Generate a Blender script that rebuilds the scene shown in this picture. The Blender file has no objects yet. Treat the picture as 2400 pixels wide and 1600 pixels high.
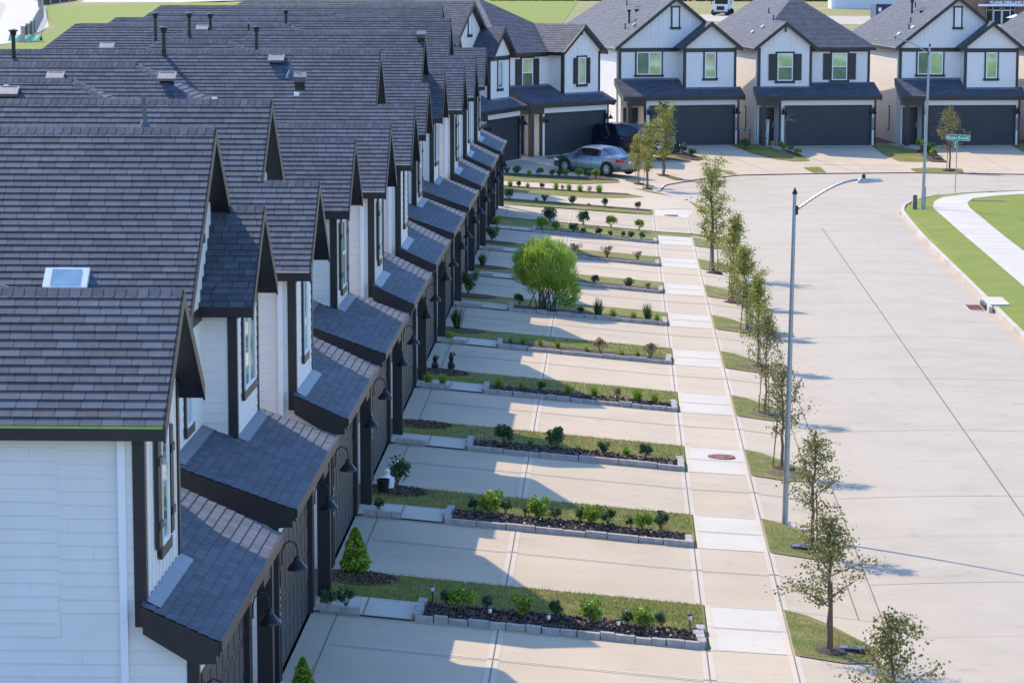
import bpy, math, random
from mathutils import Vector, Matrix
R = math.radians
random.seed(7)
scene = bpy.context.scene
col = scene.collection

# ------------------------------------------------------------------ materials
def nt(name):
    m = bpy.data.materials.new(name); m.use_nodes = True
    t = m.node_tree; b = t.nodes['Principled BSDF']
    return m, t, b
def N(t, typ, **kw):
    n = t.nodes.new(typ)
    for k, v in kw.items():
        if k in n.inputs.keys(): n.inputs[k].default_value = v
        else: setattr(n, k, v)
    return n
def mat(name, c, rough=.6, metal=0, var=.12, scale=6, bump=0, bscale=40, c2=None, spec=.5, detail=4):
    """plain surface with gentle large and small colour variation and optional bump"""
    m, t, b = nt(name)
    tc = N(t, 'ShaderNodeTexCoord')
    n1 = N(t, 'ShaderNodeTexNoise'); n1.inputs['Scale'].default_value = scale; n1.inputs['Detail'].default_value = detail
    t.links.new(tc.outputs['Object'], n1.inputs['Vector'])
    r = N(t, 'ShaderNodeValToRGB')
    a = c2 or tuple(x*(1-var) for x in c); z = tuple(min(1, x*(1+var)) for x in c)
    r.color_ramp.elements[0].position = .3; r.color_ramp.elements[0].color = (*a, 1)
    r.color_ramp.elements[1].position = .7; r.color_ramp.elements[1].color = (*z, 1)
    t.links.new(n1.outputs['Fac'], r.inputs[0]); t.links.new(r.outputs[0], b.inputs['Base Color'])
    b.inputs['Roughness'].default_value = rough; b.inputs['Metallic'].default_value = metal
    b.inputs['Specular IOR Level'].default_value = spec
    if bump:
        n2 = N(t, 'ShaderNodeTexNoise'); n2.inputs['Scale'].default_value = bscale; n2.inputs['Detail'].default_value = 3
        t.links.new(tc.outputs['Object'], n2.inputs['Vector'])
        bp = N(t, 'ShaderNodeBump'); bp.inputs['Strength'].default_value = bump; bp.inputs['Distance'].default_value = .02
        t.links.new(n2.outputs['Fac'], bp.inputs['Height']); t.links.new(bp.outputs[0], b.inputs['Normal'])
    return m

def siding_mat(name, c):
    m, t, b = nt(name); L = t.links.new
    uv = N(t, 'ShaderNodeUVMap'); sp = N(t, 'ShaderNodeSeparateXYZ'); L(uv.outputs[0], sp.inputs[0])
    def M(op, a, bb=None):
        n = N(t, 'ShaderNodeMath', operation=op)
        for i, v in enumerate((a, bb)):
            if v is None: continue
            if isinstance(v, (int, float)): n.inputs[i].default_value = v
            else: L(v, n.inputs[i])
        return n.outputs[0]
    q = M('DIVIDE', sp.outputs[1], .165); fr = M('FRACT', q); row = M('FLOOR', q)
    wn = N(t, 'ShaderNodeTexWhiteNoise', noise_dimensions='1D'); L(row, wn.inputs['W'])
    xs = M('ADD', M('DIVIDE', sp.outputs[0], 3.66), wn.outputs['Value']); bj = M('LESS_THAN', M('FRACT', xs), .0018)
    line = M('MAXIMUM', M('MULTIPLY', M('MULTIPLY', M('LESS_THAN', fr, .075), .2), M('GREATER_THAN', sp.outputs[0], 1)), M('MULTIPLY', bj, .3))  # shadow line under each lap, painted into the colour; plus butt joints
    tc = N(t, 'ShaderNodeTexCoord'); n1 = N(t, 'ShaderNodeTexNoise'); n1.inputs['Scale'].default_value = 1.8; n1.inputs['Detail'].default_value = 6; L(tc.outputs['Object'], n1.inputs['Vector'])
    r = N(t, 'ShaderNodeValToRGB'); r.color_ramp.elements[0].position = .3; r.color_ramp.elements[1].position = .7
    r.color_ramp.elements[0].color = (*[x*.93 for x in c], 1); r.color_ramp.elements[1].color = (*c, 1); L(n1.outputs['Fac'], r.inputs[0])
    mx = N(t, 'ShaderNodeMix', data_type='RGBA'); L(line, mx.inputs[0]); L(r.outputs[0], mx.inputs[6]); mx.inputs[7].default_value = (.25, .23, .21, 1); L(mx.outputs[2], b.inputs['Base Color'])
    b.inputs['Roughness'].default_value = .55
    mp = N(t, 'ShaderNodeMapping'); mp.inputs['Scale'].default_value = (2, 60, 1); L(uv.outputs[0], mp.inputs[0])
    n2 = N(t, 'ShaderNodeTexNoise'); n2.inputs['Scale'].default_value = 3; L(mp.outputs[0], n2.inputs['Vector'])
    bp = N(t, 'ShaderNodeBump'); bp.inputs['Strength'].default_value = .15; bp.inputs['Distance'].default_value = .01; L(n2.outputs['Fac'], bp.inputs['Height']); L(bp.outputs[0], b.inputs['Normal'])
    return m
def shingle_mat():
    m, t, b = nt('shingle'); L = t.links.new
    uv = N(t, 'ShaderNodeUVMap'); sp = N(t, 'ShaderNodeSeparateXYZ'); L(uv.outputs[0], sp.inputs[0])
    def M(op, a, bb=None, c=None):
        n = N(t, 'ShaderNodeMath', operation=op)
        for i, v in enumerate((a, bb, c)):
            if v is None: continue
            if isinstance(v, (int, float)): n.inputs[i].default_value = v
            else: L(v, n.inputs[i])
        return n.outputs[0]
    row = M('FLOOR', M('DIVIDE', sp.outputs[1], .143))
    wn = N(t, 'ShaderNodeTexWhiteNoise', noise_dimensions='1D'); L(row, wn.inputs['W'])
    xs = M('ADD', M('DIVIDE', sp.outputs[0], .26), M('MULTIPLY', wn.outputs['Value'], 9.7))
    cell = M('FLOOR', xs); fr = M('FRACT', xs)
    cmb = N(t, 'ShaderNodeCombineXYZ'); L(cell, cmb.inputs[0]); L(row, cmb.inputs[1])
    w2 = N(t, 'ShaderNodeTexWhiteNoise', noise_dimensions='3D'); L(cmb.outputs[0], w2.inputs['Vector'])
    gn = N(t, 'ShaderNodeTexNoise'); gn.inputs['Scale'].default_value = 9; gn.inputs['Detail'].default_value = 6; L(uv.outputs[0], gn.inputs['Vector'])
    big = N(t, 'ShaderNodeTexNoise'); big.inputs['Scale'].default_value = .6; L(uv.outputs[0], big.inputs['Vector'])
    v = M('ADD', M('MULTIPLY', w2.outputs['Value'], .42), M('ADD', M('MULTIPLY', gn.outputs['Fac'], .6), M('MULTIPLY', big.outputs['Fac'], .25)))
    r = N(t, 'ShaderNodeValToRGB'); e = r.color_ramp.elements
    e[0].position = .25; e[0].color = (.038, .046, .060, 1); e[1].position = 1.05; e[1].color = (.118, .132, .160, 1)
    L(v, r.inputs[0])
    seam = M('LESS_THAN', fr, .05)
    mx = N(t, 'ShaderNodeMix', data_type='RGBA'); L(seam, mx.inputs[0]); L(r.outputs[0], mx.inputs[6]); mx.inputs[7].default_value = (.018, .02, .028, 1)
    L(mx.outputs[2], b.inputs['Base Color']); b.inputs['Roughness'].default_value = .78
    h = M('ADD', M('MULTIPLY', M('GREATER_THAN', w2.outputs['Value'], .5), .5), M('ADD', M('MULTIPLY', gn.outputs['Fac'], .4), M('MULTIPLY', seam, -.8)))
    bp = N(t, 'ShaderNodeBump'); bp.inputs['Strength'].default_value = .6; bp.inputs['Distance'].default_value = .012
    L(h, bp.inputs['Height']); L(bp.outputs[0], b.inputs['Normal'])
    return m

def concrete_mat(name, c, c2, streak=.25, slab=(.22, 0)):
    m, t, b = nt(name); L = t.links.new
    tc = N(t, 'ShaderNodeTexCoord')
    n1 = N(t, 'ShaderNodeTexNoise'); n1.inputs['Scale'].default_value = .55; n1.inputs['Detail'].default_value = 8; n1.inputs['Roughness'].default_value = .62
    L(tc.outputs['Object'], n1.inputs['Vector'])
    mp = N(t, 'ShaderNodeMapping'); mp.inputs['Scale'].default_value = (1.0, 26, 1); L(tc.outputs['Object'], mp.inputs[0])
    n2 = N(t, 'ShaderNodeTexNoise'); n2.inputs['Scale'].default_value = 1.2; n2.inputs['Detail'].default_value = 5; L(mp.outputs[0], n2.inputs['Vector'])
    n3 = N(t, 'ShaderNodeTexNoise'); n3.inputs['Scale'].default_value = 45; n3.inputs['Detail'].default_value = 4; L(tc.outputs['Object'], n3.inputs['Vector'])
    add = N(t, 'ShaderNodeMath', operation='MULTIPLY_ADD'); L(n2.outputs['Fac'], add.inputs[0]); add.inputs[1].default_value = streak; L(n1.outputs['Fac'], add.inputs[2])
    ad2 = N(t, 'ShaderNodeMath', operation='MULTIPLY_ADD'); L(n3.outputs['Fac'], ad2.inputs[0]); ad2.inputs[1].default_value = .22; L(add.outputs[0], ad2.inputs[2])
    oi = N(t, 'ShaderNodeObjectInfo'); sl_ = N(t, 'ShaderNodeMapping'); sl_.inputs['Scale'].default_value = (1/3.75, 1/9.2, 0); L(tc.outputs['Object'], sl_.inputs[0])
    fl2 = N(t, 'ShaderNodeVectorMath', operation='FLOOR'); L(sl_.outputs[0], fl2.inputs[0]); wq = N(t, 'ShaderNodeTexWhiteNoise', noise_dimensions='3D'); L(fl2.outputs[0], wq.inputs['Vector'])
    ad3 = N(t, 'ShaderNodeMath', operation='MULTIPLY_ADD'); L(oi.outputs['Random'], ad3.inputs[0]); ad3.inputs[1].default_value = slab[0]; L(ad2.outputs[0], ad3.inputs[2])
    ad4 = N(t, 'ShaderNodeMath', operation='MULTIPLY_ADD'); L(wq.outputs['Value'], ad4.inputs[0]); ad4.inputs[1].default_value = slab[1]; L(ad3.outputs[0], ad4.inputs[2])
    r = N(t, 'ShaderNodeValToRGB'); e = r.color_ramp.elements
    e[0].position = .50; e[0].color = (*c2, 1); e[1].position = 1.12; e[1].color = (*c, 1)
    L(ad4.outputs[0], r.inputs[0])
    st = N(t, 'ShaderNodeTexNoise'); st.inputs['Scale'].default_value = 1.7; st.inputs['Detail'].default_value = 9; st.inputs['Roughness'].default_value = .7; L(tc.outputs['Object'], st.inputs['Vector'])
    sr_ = N(t, 'ShaderNodeValToRGB'); sr_.color_ramp.elements[0].position = .27; sr_.color_ramp.elements[0].color = (.74, .70, .66, 1); sr_.color_ramp.elements[1].position = .40; sr_.color_ramp.elements[1].color = (1, 1, 1, 1); L(st.outputs['Fac'], sr_.inputs[0])
    mm_ = N(t, 'ShaderNodeMix', data_type='RGBA', blend_type='MULTIPLY'); mm_.inputs[0].default_value = 1; L(r.outputs[0], mm_.inputs[6]); L(sr_.outputs[0], mm_.inputs[7]); L(mm_.outputs[2], b.inputs['Base Color']); b.inputs['Roughness'].default_value = .85
    bp = N(t, 'ShaderNodeBump'); bp.inputs['Strength'].default_value = .25; bp.inputs['Distance'].default_value = .01
    L(n3.outputs['Fac'], bp.inputs['Height']); L(bp.outputs[0], b.inputs['Normal'])
    return m

def grass_mat(name, g, d, dry=.45, scale=1.3):
    m, t, b = nt(name); L = t.links.new
    tc = N(t, 'ShaderNodeTexCoord')
    n1 = N(t, 'ShaderNodeTexNoise'); n1.inputs['Scale'].default_value = scale; n1.inputs['Detail'].default_value = 6; n1.inputs['Roughness'].default_value = .65
    n2 = N(t, 'ShaderNodeTexNoise'); n2.inputs['Scale'].default_value = 34; n2.inputs['Detail'].default_value = 5
    L(tc.outputs['Object'], n1.inputs['Vector']); L(tc.outputs['Object'], n2.inputs['Vector'])
    r = N(t, 'ShaderNodeValToRGB'); e = r.color_ramp.elements
    e[0].position = dry-.12; e[0].color = (*d, 1); e[1].position = dry+.14; e[1].color = (*g, 1)
    L(n1.outputs['Fac'], r.inputs[0])
    mx = N(t, 'ShaderNodeMix', data_type='RGBA', blend_type='MULTIPLY'); mx.inputs[0].default_value = .75
    r2 = N(t, 'ShaderNodeValToRGB'); r2.color_ramp.elements[0].position = .3; r2.color_ramp.elements[0].color = (.45, .5, .4, 1); r2.color_ramp.elements[1].position = .7; r2.color_ramp.elements[1].color = (1.25, 1.2, 1.1, 1)
    L(n2.outputs['Fac'], r2.inputs[0]); L(r.outputs[0], mx.inputs[6]); L(r2.outputs[0], mx.inputs[7]); L(mx.outputs[2], b.inputs['Base Color'])
    b.inputs['Roughness'].default_value = .8; b.inputs['Specular IOR Level'].default_value = .25
    bp = N(t, 'ShaderNodeBump'); bp.inputs['Strength'].default_value = .9; bp.inputs['Distance'].default_value = .05
    L(n2.outputs['Fac'], bp.inputs['Height']); L(bp.outputs[0], b.inputs['Normal'])
    return m

def leaf_mat(name, a, c, tr=.25):
    m, t, b = nt(name); L = t.links.new
    g = N(t, 'ShaderNodeNewGeometry'); r = N(t, 'ShaderNodeValToRGB')
    r.color_ramp.elements[0].color = (*a, 1); r.color_ramp.elements[1].color = (*c, 1)
    L(g.outputs['Random Per Island'], r.inputs[0]); L(r.outputs[0], b.inputs['Base Color'])
    b.inputs['Roughness'].default_value = .5; b.inputs['Specular IOR Level'].default_value = .35
    tl = N(t, 'ShaderNodeBsdfTranslucent'); L(r.outputs[0], tl.inputs['Color'])
    ms = N(t, 'ShaderNodeMixShader'); ms.inputs[0].default_value = tr
    L(b.outputs[0], ms.inputs[1]); L(tl.outputs[0], ms.inputs[2]); L(ms.outputs[0], t.nodes['Material Output'].inputs['Surface'])
    return m

def glass_mat(name, c, rough=.03):
    m, t, b = nt(name); L = t.links.new
    b.inputs['Metallic'].default_value = .75; b.inputs['Roughness'].default_value = rough
    tc = N(t, 'ShaderNodeTexCoord'); n = N(t, 'ShaderNodeTexNoise'); n.inputs['Scale'].default_value = 1.6; L(tc.outputs['Object'], n.inputs['Vector'])
    r = N(t, 'ShaderNodeValToRGB'); r.color_ramp.elements[0].position = .35; r.color_ramp.elements[1].position = .65
    r.color_ramp.elements[0].color = (*[x*.65 for x in c], 1); r.color_ramp.elements[1].color = (*c, 1)
    L(n.outputs['Fac'], r.inputs[0]); L(r.outputs[0], b.inputs['Base Color'])
    bp = N(t, 'ShaderNodeBump'); bp.inputs['Strength'].default_value = .05; L(n.outputs['Fac'], bp.inputs['Height']); L(bp.outputs[0], b.inputs['Normal'])
    return m

M_ = dict(
    shingle=shingle_mat(),
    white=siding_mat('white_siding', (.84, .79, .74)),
    trim=mat('dark_trim', (.020, .018, .022), .4, var=.15, scale=5),
    garage=mat('garage_door_paint', (.026, .027, .034), .45, var=.12, scale=14, bump=.35, bscale=60),
    wtrim=mat('white_frame', (.86, .86, .86), .35, var=.02),
    slab=mat('foundation', (.36, .35, .32), .9, var=.1, scale=4, bump=.2),
    glass=glass_mat('window_glass', (.66, .84, .76)), glassd=glass_mat('window_screen', (.17, .25, .24), .12),
    flash=mat('flashing', (.19, .20, .22), .5, .2), stain=mat('drip', (.62, .60, .52), .4), lime=mat('lime_drip', (.28, .50, .08), .4),
    conc=concrete_mat('driveway_concrete', (.565, .455, .31), (.45, .36, .245)),
    walk=concrete_mat('sidewalk_concrete', (.60, .545, .445), (.48, .43, .35)),
    street=concrete_mat('street_concrete', (.475, .405, .30), (.375, .32, .235), .45, (0, .14)),
    band=concrete_mat('tooled_edge', (.61, .515, .385), (.51, .43, .32)),
    joint=mat('joint_sealant', (.19, .14, .11), .9), rust=mat('rusty_iron', (.23, .085, .055), .8, var=.3, scale=20, bump=.3),
    jointd=mat('centre_joint', (.17, .13, .10), .9), curb=concrete_mat('curb_concrete', (.62, .55, .47), (.42, .34, .27)),
    lawn=grass_mat('lawn', (.17, .22, .03), (.36, .28, .10), .48), lawn2=grass_mat('lush_lawn', (.235, .30, .03), (.33, .32, .06), .42, .8),
    field=grass_mat('field', (.27, .28, .085), (.42, .33, .15), .5, .06), soil=mat('soil', (.16, .11, .07), .95, var=.3, scale=5, bump=.6),
    mulch=mat('mulch', (.075, .048, .036), .95, var=.7, scale=28, bump=1, bscale=55),
    chip=leaf_mat('mulch_chip', (.045, .028, .022), (.21, .14, .11), 0.0),
    stone=mat('edging_stone', (.40, .36, .33), .85, var=.18, scale=9, bump=.4),
    bark=mat('bark', (.16, .125, .10), .9, var=.3, scale=30, bump=.5), stake=mat('stake', (.21, .05, .03), .6, var=.3, scale=12),
    metal=mat('galvanised', (.34, .37, .41), .42, .75, var=.1, scale=8), dark=mat('black_metal', (.02, .02, .024), .4, .3),
    vent=mat('vent_metal', (.24, .235, .235), .5, .3, var=.12, scale=7), grey=mat('pipe_grey', (.13, .135, .15), .5, .3),
    leafA=leaf_mat('oak_leaf', (.10, .13, .03), (.40, .34, .12)), leafB=leaf_mat('yellow_leaf', (.16, .20, .03), (.55, .50, .12)),
    leafC=leaf_mat('dark_leaf', (.03, .075, .03), (.13, .21, .075)), leafD=leaf_mat('bright_leaf', (.13, .24, .02), (.38, .50, .06)),
    leafE=leaf_mat('feathery_green', (.20, .33, .03), (.55, .66, .12), .45), leafF=leaf_mat('dry_leaf', (.14, .11, .06), (.36, .27, .15)),
    green=mat('sign_green', (.01, .30, .20), .4), red=mat('tail_red', (.5, .01, .015), .25),
    carA=mat('silver_paint', (.17, .20, .23), .22, .75, var=.03), carB=mat('navy_paint', (.012, .016, .045), .16, .3, var=.05),
    tyre=mat('tyre', (.015, .015, .017), .8), rim=mat('rim', (.55, .56, .58), .3, .9), cglass=glass_mat('car_glass', (.05, .06, .08)),
    cwhite=mat('truck_white', (.75, .75, .74), .4), brick=mat('brick', (.30, .17, .125), .9, var=.3, scale=6, bump=.3),
    blue=mat('dumpster_blue', (.015, .04, .12), .5, var=.3, scale=4), shaft=mat('porch_door', (.022, .022, .028), .35),
    orange=mat('terracotta', (.42, .19, .10), .8), flower=mat('petal', (.8, .78, .7), .6),
)

# ------------------------------------------------------------------ mesh builder
class MB:
    def __init__(s): s.v = []; s.f = []; s.u = []; s.m = []; s.ms = []
    def mi(s, m):
        m = M_[m] if isinstance(m, str) else m
        if m not in s.ms: s.ms.append(m)
        return s.ms.index(m)
    def face(s, pts, m, uv=None):
        i = len(s.v); s.v += [tuple(p) for p in pts]; s.f.append(tuple(range(i, i+len(pts)))); s.u.append(uv); s.m.append(s.mi(m))
    def box(s, x0, x1, y0, y1, z0, z1, m):
        i = len(s.v); k = s.mi(m)
        s.v += [(x0,y0,z0),(x1,y0,z0),(x1,y1,z0),(x0,y1,z0),(x0,y0,z1),(x1,y0,z1),(x1,y1,z1),(x0,y1,z1)]
        for q in ((0,3,2,1),(4,5,6,7),(0,1,5,4),(1,2,6,5),(2,3,7,6),(3,0,4,7)):
            s.f.append(tuple(i+j for j in q)); s.u.append(None); s.m.append(k)
    def obox(s, c, ax, ay, az, m):
        """box centred at c with half-vectors"""
        c = Vector(c); ax = Vector(ax); ay = Vector(ay); az = Vector(az); i = len(s.v); k = s.mi(m)
        for a, b, d in ((-1,-1,-1),(1,-1,-1),(1,1,-1),(-1,1,-1),(-1,-1,1),(1,-1,1),(1,1,1),(-1,1,1)): s.v.append(tuple(c+a*ax+b*ay+d*az))
        for q in ((0,3,2,1),(4,5,6,7),(0,1,5,4),(1,2,6,5),(2,3,7,6),(3,0,4,7)):
            s.f.append(tuple(i+j for j in q)); s.u.append(None); s.m.append(k)
    def prism(s, poly, y0, y1, m):
        """poly in (x,z), extruded along y"""
        s.face([(x, y0, z) for x, z in poly], m); s.face([(x, y1, z) for x, z in reversed(poly)], m)
        n = len(poly)
        for i in range(n):
            a, b = poly[i], poly[(i+1) % n]; s.face([(a[0], y1, a[1]), (b[0], y1, b[1]), (b[0], y0, b[1]), (a[0], y0, a[1])], m)
    def tube(s, pts, rs, m, n=8, cap=True):
        pts = [Vector(p) for p in pts]; k = s.mi(m); rings = []
        if isinstance(rs, (int, float)): rs = [rs]*len(pts)
        for j, p in enumerate(pts):
            d = (pts[min(j+1, len(pts)-1)] - pts[max(j-1, 0)]).normalized()
            a = d.orthogonal().normalized() if abs(d.z) < .999 else Vector((1, 0, 0)); a = (a - d*a.dot(d)).normalized(); b = d.cross(a)
            if j and (a.dot(pa) < .5):
                a = (pa - d*pa.dot(d)).normalized(); b = d.cross(a)
            pa = a; rings.append(len(s.v))
            for q in range(n):
                th = 2*math.pi*q/n; s.v.append(tuple(p + rs[j]*(a*math.cos(th)+b*math.sin(th))))
        for j in range(len(pts)-1):
            for q in range(n):
                s.f.append((rings[j]+q, rings[j]+(q+1) % n, rings[j+1]+(q+1) % n, rings[j+1]+q)); s.u.append(None); s.m.append(k)
        if cap:
            s.f.append(tuple(rings[0]+q for q in reversed(range(n)))); s.u.append(None); s.m.append(k)
            s.f.append(tuple(rings[-1]+q for q in range(n))); s.u.append(None); s.m.append(k)
    def lathe(s, c, prof, m, n=14):
        """prof: (r,z) around vertical axis through c"""
        s.tube([(c[0], c[1], c[2]+z) for r, z in prof], [max(r, .001) for r, z in prof], m, n)
    def build(s, name, parent=None, mirror=None, smooth=False):
        me = bpy.data.meshes.new(name)
        vs = s.v if mirror is None else [(mirror-x, y, z) for x, y, z in s.v]
        fs = s.f if mirror is None else [tuple(reversed(f)) for f in s.f]
        me.from_pydata(vs, [], fs)
        for m in s.ms: me.materials.append(m)
        me.polygons.foreach_set('material_index', s.m)
        if any(u for u in s.u):
            ul = me.uv_layers.new(name='UVMap'); li = 0; data = ul.data
            for f, u in zip(s.f, s.u):
                uu = u or [(0, 0)]*len(f)
                if mirror is not None: uu = list(reversed(uu))
                for q in uu: data[li].uv = q; li += 1
        if smooth: me.polygons.foreach_set('use_smooth', [True]*len(s.f))
        me.update()
        o = bpy.data.objects.new(name, me); col.objects.link(o)
        if parent: o.parent = parent
        return o
def clipab(poly, lo, hi):
    """clip list of (a,b) polygon to lo<=b<=hi"""
    def half(p, f):
        out = []
        for i in range(len(p)):
            q, r = p[i], p[(i+1) % len(p)]; fq, fr = f(q), f(r)
            if fq >= 0: out.append(q)
            if fq*fr < 0: t = fq/(fq-fr); out.append((q[0]+t*(r[0]-q[0]), q[1]+t*(r[1]-q[1])))
        return out
    p = half(poly, lambda q: q[1]-lo)
    return half(p, lambda q: hi-q[1]) if len(p) > 2 else []
def courses(mb, poly, m, rh, lift, off=.003, b0=None, jit=0):
    """lay overlapping courses (shingles, lap siding) over a planar polygon"""
    P = [Vector(p) for p in poly]; n = Vector((0, 0, 0))
    for i in range(len(P)): n += P[i].cross(P[(i+1) % len(P)])
    n.normalize()
    up = Vector((0, 0, 1)); up = (up - n*n.z).normalized(); h = up.cross(n)
    o = P[0]; ab = [((p-o).dot(h), (p-o).dot(up)) for p in P]
    lo = min(b for a, b in ab) if b0 is None else b0; hi = max(b for a, b in ab); i = 0; a0 = h.dot(o)
    while lo + i*rh < hi-1e-4:
        l, u = lo+i*rh, lo+(i+1)*rh; c = clipab(ab, l, u)
        if len(c) > 2:
            w = lambda q: o + h*q[0] + up*q[1] + n*(off + lift*(1-(q[1]-l)/rh))
            mb.face([w(q) for q in c], m, [(q[0]+a0+50, q[1]-lo+.001 if q[1]-l > .01 else q[1]-lo+.002) for q in c])
            for j in range(len(c)):
                q, r = c[j], c[(j+1) % len(c)]
                if abs(q[1]-l) < 1e-5 and abs(r[1]-l) < 1e-5 and abs(q[0]-r[0]) > 1e-4:
                    b = lambda s_: o + h*s_[0] + up*s_[1]
                    mb.face([b(q), b(r), w(r), w(q)], m, [(q[0]+a0+50, q[1]-lo+.002), (r[0]+a0+50, r[1]-lo+.002), (r[0]+a0+50, r[1]-lo+.002), (q[0]+a0+50, q[1]-lo+.002)])
        i += 1
def solid(mb, polys, th, m):
    """thin body hanging below a set of joined roof polygons"""
    key = lambda p: tuple(round(c, 3) for c in p); cnt = {}
    for p in polys:
        for i in range(len(p)):
            e = frozenset((key(p[i]), key(p[(i+1) % len(p)]))); cnt[e] = cnt.get(e, 0)+1
    dn = lambda p: (p[0], p[1], p[2]-th)
    for p in polys:
        mb.face(p, m); mb.face([dn(q) for q in reversed(p)], m)
        for i in range(len(p)):
            a, b = p[i], p[(i+1) % len(p)]
            if cnt[frozenset((key(a), key(b)))] == 1: mb.face([a, dn(a), dn(b), b], m)
def caps(mb, p, q, s1, s2, m, w=.15, step=.14):
    """ridge or hip cap tabs folded over the line p-q; s1,s2 unit directions down each side"""
    p = Vector(p); q = Vector(q); d = q-p; L = d.length; d.normalize(); s1 = Vector(s1).normalized(); s2 = Vector(s2).normalized(); n = int(L/step); up = -(s1+s2)
    up = up.normalized() if up.length > .05 else Vector((0, 0, 1))
    for i in range(n):
        a = p+d*(i*step); b = p+d*((i+1)*step+.01); la = up*.022; lb = up*.016
        for s_ in (s1, s2):
            pts = [a+la, b+lb, b+lb*.6+s_*w, a+la*.8+s_*w]
            if s_ is s2: pts.reverse()
            mb.face(pts, m, [(i*.26+.05+50, .02), (i*.26+.05+50, .12), (i*.26+.2+50, .12), (i*.26+.2+50, .02)])
        e = [a+la, a+la*.8+s1*w, a+s1*w*.98, a]; mb.face(e, m); e = [a+la, a+la*.8+s2*w, a+s2*w*.98, a]; mb.face(e[::-1], m)

def tag(o, label=None, cat=None, group=None, kind=None):
    if label: o['label'] = label
    if cat: o['category'] = cat
    if group: o['group'] = group
    if kind: o['kind'] = kind
    return o
def empty(name, loc, rz=0):
    o = bpy.data.objects.new(name, None); col.objects.link(o); o.location = loc; o.rotation_euler = (0, 0, rz); o.empty_display_size = .3
    return o
def kids(o): return [c for c in col.objects if c.parent == o]
def copy_tree(o, parent=None, KID={}):
    c = o.copy(); col.objects.link(c); c.parent = parent
    for ch in TREE.get(o.name, []): TREE.setdefault(c.name, []).append(copy_tree(ch, c))
    return c
TREE = {}
def reg(o, parent):
    TREE.setdefault(parent.name, []).append(o); return o
ORD = ['first', 'second', 'third', 'fourth', 'fifth', 'sixth', 'seventh', 'eighth', 'ninth', 'tenth', 'eleventh', 'twelfth', 'thirteenth']

# ------------------------------------------------------------------ ground shape
Y0, PI_ = 36.9, 8.87
def Yw(k): return Y0+PI_*k
CURB = [(4.65, -30), (4.65, 134), (4.4, 139), (3.2, 146), (1.96, 151.3), (2.3, 155), (3.9, 158.6), (6.2, 161.8), (10.8, 163.2), (15.3, 163.9), (21, 163.0), (40, 160.5), (70, 158)]
RC = [(12.2, -30), (12.2, 127), (12.45, 139.7), (13.4, 145), (15.1, 148.6), (19.3, 151.2), (40, 155), (70, 157)]
def sdist(x, y, pl=CURB):
    best = 1e9; sg = 1
    for (ax, ay), (bx, by) in zip(pl, pl[1:]):
        dx, dy = bx-ax, by-ay; t = max(0, min(1, ((x-ax)*dx+(y-ay)*dy)/(dx*dx+dy*dy))); px, py = ax+t*dx, ay+t*dy
        d = math.hypot(x-px, y-py)
        if d < best-1e-6: best = d; sg = 1 if dx*(y-ay)-dy*(x-ax) > 0 else -1
    return best*sg
PROF = [(-9, -.55), (-2.4, -.55), (-1.3, -.31), (0, -.285), (1.71, -.08), (3.11, 0), (9.7, .6), (200, .6)]
def prof(d):
    for (a, za), (b, zb) in zip(PROF, PROF[1:]):
        if d <= b: return za+(zb-za)*(d-a)/(b-a)
    return .6
def G(x, y):
    if y < 134 and x < 8: return prof(4.65-x)
    d = sdist(x, y)
    if d < -2.4:
        dr = -sdist(x, y, RC)
        return -.55 if dr < -2.2 else (-.31 if dr < .02 else (-.12+min(.1, (dr-.15)*.06) if dr > .15 else -.31+.19*(dr-.02)/.13))
    f = min(1, max(0, (y-138)/22)); z = prof(d/(1+.22*f))
    return z*(1-.2*f) if z > 0 else z
XS = sorted(set([-30, -24, -18, -12, -8, -5.05, -4.2, 1.54, 2.94, 4.65, 5.0] + [round(-7.5+1.1*i, 2) for i in range(40)] + [12.2, 12.36, 12.9, 38, 42, 50, 60, 70] + [round(12.6+.5*i, 2) for i in range(18)]))
YS = [-10, 20, 60, 100, 133.5, 134] + [134.5+i*.5 for i in range(44)] + [157+i*1.0 for i in range(29)] + [187, 192]
def halfclip(p, f):
    out = []
    for i in range(len(p)):
        q, r = p[i], p[(i+1) % len(p)]; fq, fr = f(q), f(r)
        if fq >= 0: out.append(q)
        if (fq > 0 > fr) or (fq < 0 < fr): t = fq/(fq-fr); out.append((q[0]+t*(r[0]-q[0]), q[1]+t*(r[1]-q[1])))
    return out
GZ = {}
def gz(i, j):
    if (i, j) not in GZ: GZ[(i, j)] = G(XS[i], YS[j])
    return GZ[(i, j)]
def gexact(x, y):
    i = max(k for k in range(len(XS)-1) if XS[k] <= x+1e-9); j = max(k for k in range(len(YS)-1) if YS[k] <= y+1e-9)
    s = (x-XS[i])/(XS[i+1]-XS[i]); t = (y-YS[j])/(YS[j+1]-YS[j]); a, b, c, d = gz(i, j), gz(i+1, j), gz(i+1, j+1), gz(i, j+1)
    return a+(b-a)*s+(c-b)*t if s >= t else a+(c-d)*s+(d-a)*t
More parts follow.
